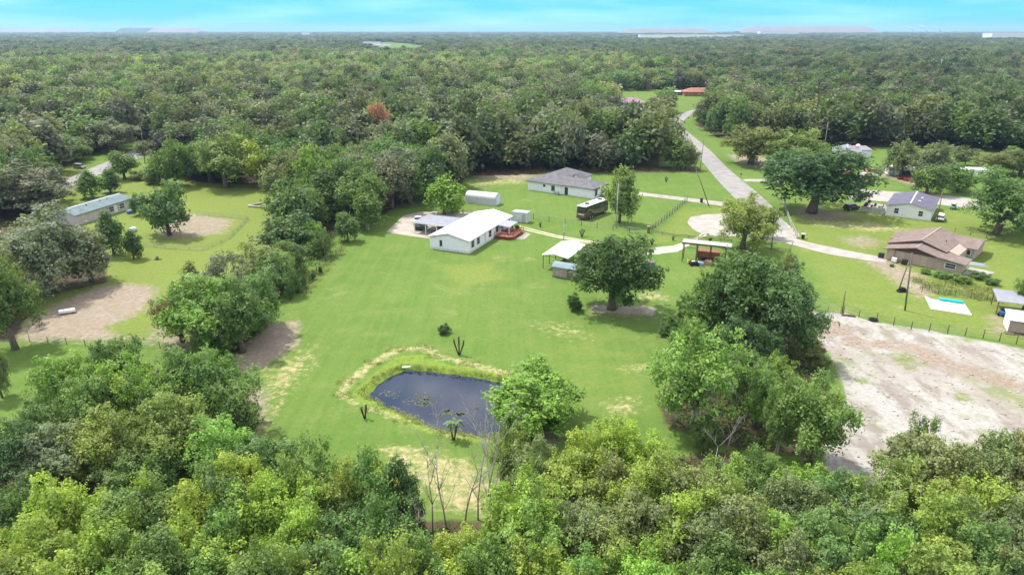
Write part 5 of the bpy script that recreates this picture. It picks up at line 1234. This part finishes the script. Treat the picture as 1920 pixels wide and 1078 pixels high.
# tyres, stump, trough and small things
for k, (px, py, s_, lb) in enumerate(((1637, 601, .5, 'old black tyre lying at the sandy lot fence'),)):
    q = thing('old_tyre', lb, 'tyre', G(px, py)); m = MB(); n = 20
    m.tube([(s_ * math.cos(6.2832 * i / n), s_ * math.sin(6.2832 * i / n), .2) for i in range(n + 1)], .2, 8); m.build('rubber', tyre, q); MB().tube([(0, 0, .05), (0, 0, .12)], s_ * .6, 12).build('water_inside', mat('dark_slate', (.12, .15, .17)), q)
t = thing('log', 'dark log lying at the foot of the gate pole', 'log', G(1590, 593), -.3); MB().tube([(-1, 0, .15), (0, .05, .17), (1.1, 0, .15)], [.16, .18, .14], 8).build('trunk', BARK, t); MB().tube([(.3, 0, .2), (.5, .2, .5)], .05).build('branch_stub', BARK, t)
t = thing('tyre_pile', 'black heap of tyres beside the slanting brace pole', 'tyres', G(1687, 547)); 
for k, (x, y, z) in enumerate(((0, 0, .2), (.9, .2, .2), (.4, .1, .55))):
    m = MB(); m.tube([(x + .42 * math.cos(6.2832 * i / 16), y + .42 * math.sin(6.2832 * i / 16), z) for i in range(17)], .17, 7); m.build('tyre', tyre, t)
t = thing('water_trough', 'white cylindrical trough lying on the brown earth yard', 'trough', G(127, 588), .45)
MB().tube([(-1.15, 0, .45), (-1.0, 0, .45), (1.0, 0, .45), (1.15, 0, .45)], [.3, .38, .38, .3], 12).build('tank', wp, t); MB().box(-.9, -.7, -.3, .3, 0, .2).build('leg', dtrim, t); MB().box(.7, .9, -.3, .3, 0, .2).build('leg', dtrim, t)
t = thing('tree_stump', 'small dark brown stump alone on the left lawn', 'stump', G(295, 487)); MB().tube([(0, 0, -.1), (0, 0, .25), (.05, 0, .7)], [.45, .3, .26], 9).build('trunk', BARK, t); MB().tube([(-.7, -.1, .06), (.9, .1, .06)], .1).build('root', BARK, t)
t = thing('water_tank', 'small white tank beside the smaller dark tree on the left lawn', 'tank', G(250, 434)); MB().tube([(0, 0, 0), (0, 0, .8), (0, 0, 1.0)], [.8, .8, .3], 12).build('tank', mat('pale_aqua', (.62, .72, .72)), t); MB().tube([(0, 0, 1), (0, 0, 1.1)], .2, 8).build('cap', wtrim, t)
t = thing('log_pile', 'fallen pale logs laid in a V at the top of the left lawn', 'logs', G(466, 388)); gx = [G(*p) for p in ((466, 387), (508, 379), (510, 391))]
for a in (1, 2): dx, dy = gx[a][0] - gx[0][0], gx[a][1] - gx[0][1]; MB().tube([(0, 0, .25), (dx * .5, dy * .5, .3), (dx, dy, .2)], [.3, .22, .12], 7).build('log', PALE, t)
t = thing('kiddie_pool', 'blue plastic tub at the right end of the grey-roofed house', 'tub', G(245, 400)); MB().tube([(0, 0, 0), (0, 0, .7)], [.8, .95], 14).build('tub', mat('deep_blue', (.04, .12, .4)), t); MB().box(-.5, .3, -.2, .2, .7, .95).build('contents', wp, t)
# ---- grey-roofed house at left
O, rz = (-117.0, 156.5, 0), R_(-13.5)
p0 = G(90, 402, 2.4); 
A = G(87, 400, 2.5); B_ = G(142, 404, 2.5); Cc = G(247, 372, 2.5)
rz = math.atan2(B_[1] - A[1], B_[0] - A[0]); wd = math.dist(A[:2], B_[:2]); ln = math.dist(B_[:2], Cc[:2]); u = ((Cc[0] - B_[0]) / ln, (Cc[1] - B_[1]) / ln); rz = math.atan2(-u[0], u[1])
o = (B_[0] - 7.6 * math.cos(rz), B_[1] - 7.6 * math.sin(rz), 0)
t = thing('house', 'long low mobile home with blue-grey roof among the left trees', 'mobile home', o, rz)
gable_house(t, 7.6, ln, 2.5, 3.4, mat('beige_siding', (.50, .45, .42), (.42, .38, .36), 1, .8, stripe=(2, 5, .1)), mat('bluegrey_shingles', (.17, .215, .225), (.13, .17, .18), .8, .95, spec=.05, stripe=(1, 3, .06)), .35)
for y in (ln - 8, ln - 4.5): window(t, 'x+', y, y + 1.6, .8, 2.0, 7.6, wtrim)
door(t, 'x+', ln - 6.2, ln - 5.3, .3, 2.2, 7.6, wtrim)
for x, y in ((5, 6), (4.6, ln * .6), (4.8, ln * .72)): MB().tube([(x, y, 3.0), (x, y, 3.55)], .14, 8).build('vent_pipe', dtrim, t)
t = thing('house', 'dark grey hipped roof showing among the trees behind the left lawn', 'house', G(520, 292), -.4); MB().box(0, 7, 0, 7, .02, 2.6).build('wall', tan, t); hip(MB(), -.4, 7.4, -.4, 7.4, 2.6, 4.6, ((3.5, 3.4), (3.5, 3.8))).build('roof', shing, t)
car('silver car under the trees by the upper left road', 'car', G(150, 316), -.35, mat('silver_paint', (.35, .36, .38), rough=.3))
# ---- right edge hut and shelter
O, rz = (74.9, 94.3, 0), R_(-24.9)
def RH_(u, v, z=0): return (O[0] + u * math.cos(rz) - v * math.sin(rz), O[1] + u * math.sin(rz) + v * math.cos(rz), z)
t = thing('hut', 'pink-walled hut with white roof at the right edge', 'hut', RH_(.2, .6), rz)
MB().box(0, 5, 0, 3.4, .15, 2.0).build('wall', mat('pink_brown_wall', (.42, .31, .27), rough=.85), t); MB().prism([(-.5, 2.05), (3.7, 2.35), (3.7, 2.47), (-.5, 2.17)], -.25, 5.2, 'x').build('roof', white_roof, t); MB().box(-.06, -.004, -.1, 3.4, .1, 2.1).build('end_frame', wtrim, t); MB().box(0, 5, .1, 3.3, 0, .148).build('base', dtrim, t)
t = thing('open_shelter', 'open grey-roofed shelter behind the white-roofed hut', 'shelter', RH_(-.2, 8.2), rz)
MB().prism([(-.2, 2.3), (4.9, 2.6), (4.9, 2.72), (-.2, 2.42)], -.2, 5.5, 'x').build('roof', grr, t); MB().box(-.25, 5.6, -.3, -.202, 2.15, 2.45).build('fascia', mat('cream_trim', (.6, .56, .5)), t)
for x in (.1, 5.2):
    for y in (.1, 4.6): MB().box(x - .07, x + .07, y - .07, y + .07, 0, 2.3).build('post', wood, t)
t = thing('lawn_mower', 'blue riding mower under the open grey shelter', 'mower', RH_(.8, 8.0), rz + 1); MB().box(-.8, .8, -.45, .45, .3, .85).build('body', mat('deep_blue', (.04, .12, .4)), t, .08); MB().box(-.5, 0, -.25, .25, .85, 1.25).build('seat', black, t)
for x in (-.6, .6):
    for y in (-.4, .4): MB().tube([(x, y - .1, .3), (x, y + .1, .3)], .3, 10, False).build('wheel', tyre, t)
for k in range(4):
    q = thing('crate', ('dark crate stored under the open grey shelter, ' + ('leftmost', 'second from left', 'third from left', 'rightmost')[k]), 'crate', RH_(2 + k * .9, 7.6 + .5 * (k % 2)), rz + k * .3, 'crates under the grey shelter'); MB().box(-.35, .35, -.35, .35, 0, .6 + .15 * k).build('box', mat('clutter_%d' % (k + 1), (.1, .1, .1)), q, .03)
for k in range(2):
    q = thing('pallet', ('left' if k == 0 else 'right') + ' dark pallet in front of the white-roofed hut', 'pallet', RH_(.4 + 2.6 * k, .0), rz); m = MB()
    for i in range(5): m.box(-.6, .6, -.4 + i * .18, -.28 + i * .18, .12, .16)
    m.build('slats', wood, q); MB().box(-.6, .6, -.4, .44, 0, .118).build('base', dtrim, q)
# ---- pump house by the pond
t = thing('pump_house', 'small grey metal pump shed between the willow and the woods', 'shed', G(975, 812), -.05); MB().box(-.75, .75, 0, 1.6, 0, 2.0).build('wall', sw, t); MB().prism([(-.1, 2.0), (1.7, 2.2), (1.7, 2.28), (-.1, 2.08)], -.85, .85, 'x').build('roof', mat('bluegrey_metal', (.36, .44, .48)), t); MB().box(-.3, .35, -.04, -.004, .1, 1.7).build('door', steel, t)
t = thing('culvert_pipe', 'short white pipe on the far pond bank', 'pipe', G(762, 689)); MB().tube([(-.6, 0, .0), (.6, .1, .05)], .16, 8).build('pipe', wtrim, t); MB().tube([(.6, .1, .05), (.68, .1, .05)], .2, 8).build('rim', steel, t)


# ---- young multi-stem palms
def frond_tuft(mb, top, L_, n, rg):
    for k in range(n):
        a = 6.2832 * k / n + rg.uniform(-.3, .3); el = rg.uniform(.1, 1.1); d = np.array((math.cos(a), math.sin(a), 0)); q = []
        for i in range(5):
            s = i / 4; q.append(np.array(top) + d * L_ * s * math.cos(el * .6) + np.array((0, 0, L_ * (math.sin(el) * s - .75 * s * s))))
        side = np.array((-d[1], d[0], 0))
        for i in range(4):
            w0, w1 = .16 * L_ * math.sin(math.pi * (i + .3) / 5), .16 * L_ * math.sin(math.pi * (i + 1.2) / 5)
            mb.face([q[i] - side * w0 + (0, 0, -.03), q[i], q[i + 1], q[i + 1] - side * w1 + (0, 0, -.03)]); mb.face([q[i], q[i] + side * w0 + (0, 0, -.03), q[i + 1] + side * w1 + (0, 0, -.03), q[i + 1]])


PALMS = [(861, 665, 631, 3, .25, 'three-stemmed young palm on the lawn above the pond'), (684, 784, 757, 2, .2, 'two-stemmed bare young palm left of the pond'), (851, 824, 786, 2, .95, 'two-stemmed young palm with green tufts below the pond'),
         (1013, 426, 416, 2, .25, 'smallest bare shrub stem pair right of the grey storage shed'), (1091, 444, 428, 3, .5, 'young palm beside the wheel tracks near the meter pole'), (1222, 459, 447, 3, .4, 'young palm left of the gravel drive bend'), (1262, 451, 442, 2, .4, 'young palm beside the low rail fence'), (1331, 454, 444, 3, .5, 'young palm behind the brown steel shelter roof'), (1249, 341, 331, 3, .3, 'bare young tree on the lawn beyond the thin driveway')]
for k, (px, by, ty, ns, tuft, lb) in enumerate(PALMS):
    x, y, _ = G(px, by); z = .3; rg = random.Random(k)
    while PJ(x, y, z)[1] > ty: z += .05
    t = thing('young_palm', lb, 'young palm', (x, y, 0)); fm = MB()
    for s in range(ns):
        a = (s - (ns - 1) / 2) * (1.1 if ns > 1 else 0); hh = z * (1 if s == ns // 2 else .85) - tuft * .3; dx, dy = math.sin(a) * z * .28, rg.uniform(-.2, .2)
        MB().tube([(dx * .1, 0, -.1), (dx * .55, dy * .5, hh * .4), (dx * .9, dy * .8, hh * .75), (dx, dy, hh)], [.09, .1, .13, .09], 7).build('stem', mat('palm_bark', (.10, .07, .05), (.06, .045, .035), 5, .95), t)
        frond_tuft(fm, (dx, dy, hh), tuft, 11, rg)
    fm.build('fronds', mat('palm_leaf', (.10, .17, .05), (.07, .12, .04), 2, .6), t)


# ---- dead bare trees
def bare_tree(x, y, H, seed, label, spread=.35, cat='dead tree'):
    rg = random.Random(seed); t = thing('dead_tree', label, cat, (x, y, 0)); tr = MB(); br = MB()
    def grow(mb, p, d, L_, r, lev):
        q = [np.array(p)]; d = np.array(d, float)
        for i in range(4):
            d = d + np.array((rg.uniform(-.12, .12), rg.uniform(-.12, .12), .05)); d /= np.linalg.norm(d); q.append(q[-1] + d * L_ / 4)
        mb.tube(q, [r, r * .85, r * .68, r * .5, r * .3], 5 if lev else 7)
        if lev < 3:
            for k in range((7, 5, 3)[lev]):
                i = rg.randint(1, 4); a = rg.uniform(0, 6.28); dd = d * .9 + np.array((math.cos(a), math.sin(a), rg.uniform(0, .5))) * (spread + .25); dd /= np.linalg.norm(dd)
                grow(br, q[i], dd, L_ * rg.uniform(.28, .46), r * .42, lev + 1)
    grow(tr, (0, 0, -.3), (rg.uniform(-.08, .08), rg.uniform(-.08, .08), 1), H, .085, 0)
    tr.build('trunk', PALE, t); br.build('branches', PALE, t)


DEAD = [(805, 872, 8.2, 'leftmost tall grey dead tree below the pond'), (832, 850, 8.5, 'dead tree second from left below the pond'), (866, 838, 9, 'dead tree third from left below the pond'), (893, 820, 9.5, 'dead tree fourth from left below the pond'),
        (912, 792, 9.5, 'tallest grey dead tree at the lower right of the pond'), (925, 835, 8.5, 'dead tree rightmost of the bare group below the pond'), (772, 958, 6, 'low tangled dead tree left of the bare group'), (1632, 955, 8.2, 'pale forked dead tree in the lower right woods'), (1322, 720, 6.5, 'grey dead tree under the large bright airy tree'), (1372, 775, 5, 'tangled grey dead branches right of the airy tree'), (1352, 845, 7, 'pale bare tree in the lower right woods beside green shrubs')]
for k, (px, ty, H_, lb) in enumerate(DEAD):
    x, y, _ = G(px, ty, H_ * .95); bare_tree(x, y, H_, 50 + k, lb, .3 if k < 6 else .6)
x, y, _ = G(168, 520); bare_tree(x, y, 9, 77, 'grey bare moss-draped tree before the largest moss-hung oak', .5)


# ---- undergrowth in the woods and weeds on the banks: uncountable
def scatter_leaves(name, spots, size, colr, label, cat, per=26, hgt=.8, rad=.9):
    g = np.random.RandomState(len(spots)); n = len(spots)
    base = np.repeat(np.array(spots), per, 0); r_ = g.rand(n * per) ** .6 * rad; a = g.rand(n * per) * 6.28
    P_ = np.stack([base[:, 0] + r_ * np.cos(a), base[:, 1] + r_ * np.sin(a), np.maximum(.04, hgt * (1 - (r_ / rad) ** 2) * g.rand(n * per))], 1)
    nn = g.normal(size=P_.shape); nn[:, 2] = abs(nn[:, 2]) + .5; nn /= np.linalg.norm(nn, axis=1)[:, None]; t1 = np.cross(nn, g.normal(size=P_.shape)); t1 /= np.linalg.norm(t1, axis=1)[:, None]; t2 = np.cross(nn, t1)
    s = size * g.uniform(.6, 1.3, len(P_))[:, None]; V = np.stack([P_ - t1 * s * .6, P_ + t2 * s * .35, P_ + t1 * s * .6, P_ - t2 * s * .35], 1).reshape(-1, 3)
    tone = np.clip(np.repeat(g.rand(n), per) * .6 + g.rand(n * per) * .4, 0, 1)
    o = link(bpy.data.objects.new(name, leaf_mesh(name, V, tone, LEAF))); o.color = (*colr, 1); tag(o, label, cat, kind='stuff')


def fill_px(poly, n, seed):
    g = random.Random(seed); pg = gp(poly); xs = [p[0] for p in pg]; ys = [p[1] for p in pg]; A = np.array([(g.uniform(min(xs), max(xs)), g.uniform(min(ys), max(ys))) for _ in range(n * 3)])
    s = sdf_poly(A[:, 0], A[:, 1], pg); return [tuple(p) for p in A[s < 0][:n]]


W1 = fill_px([(-100, 870), (60, 890), (450, 885), (560, 915), (720, 925), (790, 985), (930, 985), (1010, 910), (1200, 885), (1340, 845), (1440, 885), (1560, 930), (1700, 910), (2000, 890), (2100, 1300), (-200, 1300)], 900, 1)
W1 += fill_px([(60, 760), (200, 700), (430, 700), (455, 800), (430, 880), (60, 880)], 160, 2) + fill_px([(1290, 580), (1500, 540), (1530, 640), (1550, 760), (1520, 850), (1380, 840), (1250, 800), (1330, 660)], 260, 3)
W1 += fill_px([(380, 655), (440, 560), (560, 420), (640, 420), (590, 500), (510, 600), (440, 660)], 160, 4) + fill_px([(0, 420), (130, 400), (190, 470), (170, 540), (40, 620), (0, 640)], 120, 5)
scatter_leaves('undergrowth', W1, .34, (.10, .15, .035), 'leafy undergrowth filling the floor of the nearer woods', 'undergrowth', 34, 1.6, 1.3)
W2 = []
rg = random.Random(9)
for px_, py_, in [(648, 740), (655, 715), (700, 680), (745, 655), (795, 652), (820, 668), (880, 682), (955, 700), (700, 768), (760, 788), (840, 812)]: W2 += [(G(px_, py_)[0] + rg.uniform(-1.5, 1.5), G(px_, py_)[1] + rg.uniform(-.8, .8)) for _ in range(20)]
ring = np.array(POND_G)
for i in range(len(ring)):
    a, b_ = ring[i], ring[(i + 1) % len(ring)]
    for k in range(26): t_ = rg.random(); W2.append((lerp(a[0], b_[0], t_) * 1.0 + (lerp(a[0], b_[0], t_) - cx) * rg.uniform(.04, .16), lerp(a[1], b_[1], t_) + (lerp(a[1], b_[1], t_) - cy_) * rg.uniform(.04, .16)))
scatter_leaves('bank_weeds', W2, .13, (.22, .25, .07), 'rough yellow-green weeds round the pond bank', 'weeds', 14, .3, .35)
W3 = fill_px([(1700, 520), (1790, 530), (1880, 545), (1880, 568), (1740, 548)], 160, 6) + fill_px([(560, 545), (640, 462), (650, 470), (575, 555)], 70, 7) + fill_px([(868, 322), (1300, 316), (1300, 322), (868, 330)], 90, 8) + fill_px([(290, 344), (505, 350), (505, 354), (290, 350)], 90, 9)
scatter_leaves('rough_weeds', W3, .22, (.17, .19, .06), 'rough tall weeds along fences and the wood edge', 'weeds', 22, .7, .9)
# pond weed mats
m = MB(); rg = random.Random(6)
for px_, py_, r_, n_ in ((790, 748, 2.0, 26), (800, 756, 1.2, 20), (862, 776, .9, 22), (836, 770, .8, 14), (730, 738, 1.6, 12), (893, 765, .5, 4), (825, 778, .9, 10)):
    c = G(px_, py_, -.4)
    for k in range(n_ * 4):
        x, y = c[0] + rg.gauss(0, r_ * .5), c[1] + rg.gauss(0, r_ * .28); s = rg.uniform(.03, .13); m.face([(x + s * 1.4 * rg.uniform(.7, 1.2) * math.cos(q), y + s * rg.uniform(.6, 1.2) * math.sin(q), -.405) for q in np.linspace(0, 5.6, 8)])
tag(m.build('pond_weed', mat('pond_weed_green', (.12, .13, .075), (.08, .09, .05), 2, .8)), 'floating mats of pale pond weed on the dark water', 'pond weed', kind='stuff')
# loose rubbish and clods on the sandy lot
m = MB(); rg = random.Random(8)
for x, y in fill_px([(1540, 600), (1640, 610), (1920, 665), (2000, 800), (1900, 870), (1700, 880), (1570, 880), (1570, 760)], 420, 12):
    s = rg.uniform(.04, .16); m.blob((x, y, s * .3), (s * rg.uniform(.8, 1.8), s, s * .6), int(x * 100), 5, 4, .3)
tag(m.build('stones', mat('clods', (.30, .25, .21), (.42, .40, .37), .4, .95, lo=.45, hi=.5)), 'scattered clods and rubble on the sandy lot', 'rubble', kind='stuff')

# ---- far off: houses, school, warehouse, spoil heaps
def far_house(name, label, cat, px, py, w, d, hw, hr, wm_, rm_, rz=-.1, hipd=True):
    t = thing(name, label, cat, G(px, py), rz); MB().box(0, w, 0, d, .02, hw).build('wall', wm_, t)
    if hipd: hip(MB(), -.6, w + .6, -.6, d + .6, hw, hr, ((d * .5, d / 2), (w - d * .5, d / 2))).build('roof', rm_, t)
    else: MB().prism([(-.3, hw + .003), (d / 2, hr), (d + .3, hw + .003)], -.3, w + .3, 'x').build('roof', rm_, t)
    for i in range(3): window(t, 'y-', w * (.15 + .3 * i), w * (.15 + .3 * i) + 1.4, 1, 2.1, 0, wtrim, False)
    return t


far_house('house', 'purple-roofed house beyond the trees at the far lane bend', 'house', 1162, 203, 16, 11, 2.7, 5.6, mat('cream_wall', (.68, .68, .62)), mat('purple_roof', (.30, .20, .24), (.25, .17, .2), .5, .8), .12)
far_house('house', 'red-roofed brick bungalow on the far lawn', 'house', 1283, 181, 21, 11, 2.7, 5.4, mat('orange_brick', (.36, .15, .09), rough=.9), mat('red_tiles', (.30, .14, .10), (.25, .11, .08), .5, .85), -.03)
far_house('carport', 'white carport left of the red-roofed bungalow', 'carport', 1266, 179, 8, 7, 2.5, 2.8, mat('dark_boards', (.06, .055, .06)), wtrim, -.03, False)
far_house('shed', 'little red-brown shed at the far wood edge', 'shed', 1211, 168, 6, 5, 2.6, 3.8, mat('orange_brick', (.36, .15, .09)), mat('faded_red', (.38, .12, .09)), .1, False)
for k, (px, py, w, d, hh, lb) in enumerate(((680, 88, 46, 20, 11, 'white school building left of the far playing field'), (704, 92, 34, 16, 8, 'lower white school wing beside the far playing field'), (566, 69, 45, 30, 26, 'small white building in the far woods at left'), (1200, 75, 470, 60, 20, 'very long white warehouse in the far woods'), (1858, 78, 330, 60, 30, 'white warehouse in the far woods at the right edge'), (1424, 69, 260, 50, 34, 'thin white warehouse below the big spoil heap'))):
    t = thing('warehouse' if w > 100 else 'school_building', lb, 'warehouse' if w > 100 else 'building', G(px, py), 0); MB().box(0, w, 0, d, 0, hh).build('wall', wp, t); MB().box(-.5, w + .5, -.5, d + .5, hh + .01, hh + .6).build('roof', wtrim, t)
heap = mat('pale_spoil', (.24, .205, .18), (.19, .17, .15), .004, .95)
def mound(label, x0, x1, ytop, d, seed, mt_=heap):
    s = d / F; xa, xb = (x0 - 960) * s, (x1 - 960) * s; hz = CH + (HOR - ytop) * s * 1.02; rg = random.Random(seed); n = 24; wd_ = 420; m = MB(); rows = []
    for j, (fy, fz) in enumerate(((0, 0), (.28, .9), (.5, 1), (.72, .92), (1, 0))):
        ins = .05 * (1 if fz > .5 else 0); row = []
        for i in range(n + 1):
            q = i / n; e = min(1, min(q, 1 - q) * 9); row.append((lerp(xa, xb, q), d + wd_ * fy, hz * fz * (.35 + .65 * e) * (1 + rg.uniform(-.03, .03)) if fz else 0))
        rows.append(row)
    base = len(m.v)
    for r in rows: m.v += r
    for j in range(4):
        for i in range(n): a = j * (n + 1) + i; m.f.append((a, a + 1, a + n + 2, a + n + 1)); m.sm.append(True)
    tag(m.build('spoil_heap', mt_), label, 'hill', kind='structure')


mound('long pale spoil heap on the right horizon', 1366, 1618, 50.2, 7200, 1); mound('low tan spoil heap right of centre on the horizon', 1150, 1326, 54.6, 6400, 2, mat('tan_spoil', (.22, .185, .14), (.18, .16, .12), .004, .95))
mound('pale pink spoil heap on the left horizon', 310, 400, 53.2, 7600, 3); mound('dark blue ridge beside the left spoil heap', 255, 320, 53.2, 8200, 4, mat('wooded_ridge', (.05, .08, .07), rough=.95)); mound('low pale heap at the far left horizon', -60, 195, 55.2, 8000, 5)
for k, (px, lb) in enumerate(((1664, 'left steam plume rising on the right horizon'), (1688, 'tallest steam plume rising on the right horizon'), (1712, 'faint right steam plume on the horizon'))):
    d = 8600; s = d / F; x = (px - 960) * s; t = thing('steam_plume', lb, 'steam plume', (x, d, 0), 0, 'steam plumes on the horizon'); m = MB(); rg = random.Random(k)
    for i in range(7): q = i / 6; m.blob((-95 * q * q, 0, 38 + 44 * q * (1.15 if k == 1 else .8)), (9 + 6 * math.sin(3 * q), 7, 8), i + 10 * k, 8, 6, .2)
    m.build('plume', mat('steam', (.8, .86, .88), rough=1), t); MB().tube([(0, 0, 0), (0, 0, 45)], [5, 3.5], 8).build('chimney', concrete, t)

# ------------------------------------------------------------------ air
hz = MB().box(-15500, 15500, -1500, 14500, -2.8, 104).build('haze', bpy.data.materials.new('air')); tag(hz, 'thin blue-grey air over the far woods', 'haze', kind='stuff')
m = hz.data.materials[0]; m.use_nodes = True; nt = m.node_tree; nt.nodes.clear(); o = nt.nodes.new('ShaderNodeOutputMaterial'); pv = nt.nodes.new('ShaderNodeVolumePrincipled')
pv.inputs['Color'].default_value = (.48, .70, 1.0, 1); pv.inputs['Density'].default_value = .000085; pv.inputs['Anisotropy'].default_value = .2; nt.links.new(pv.outputs[0], o.inputs['Volume'])
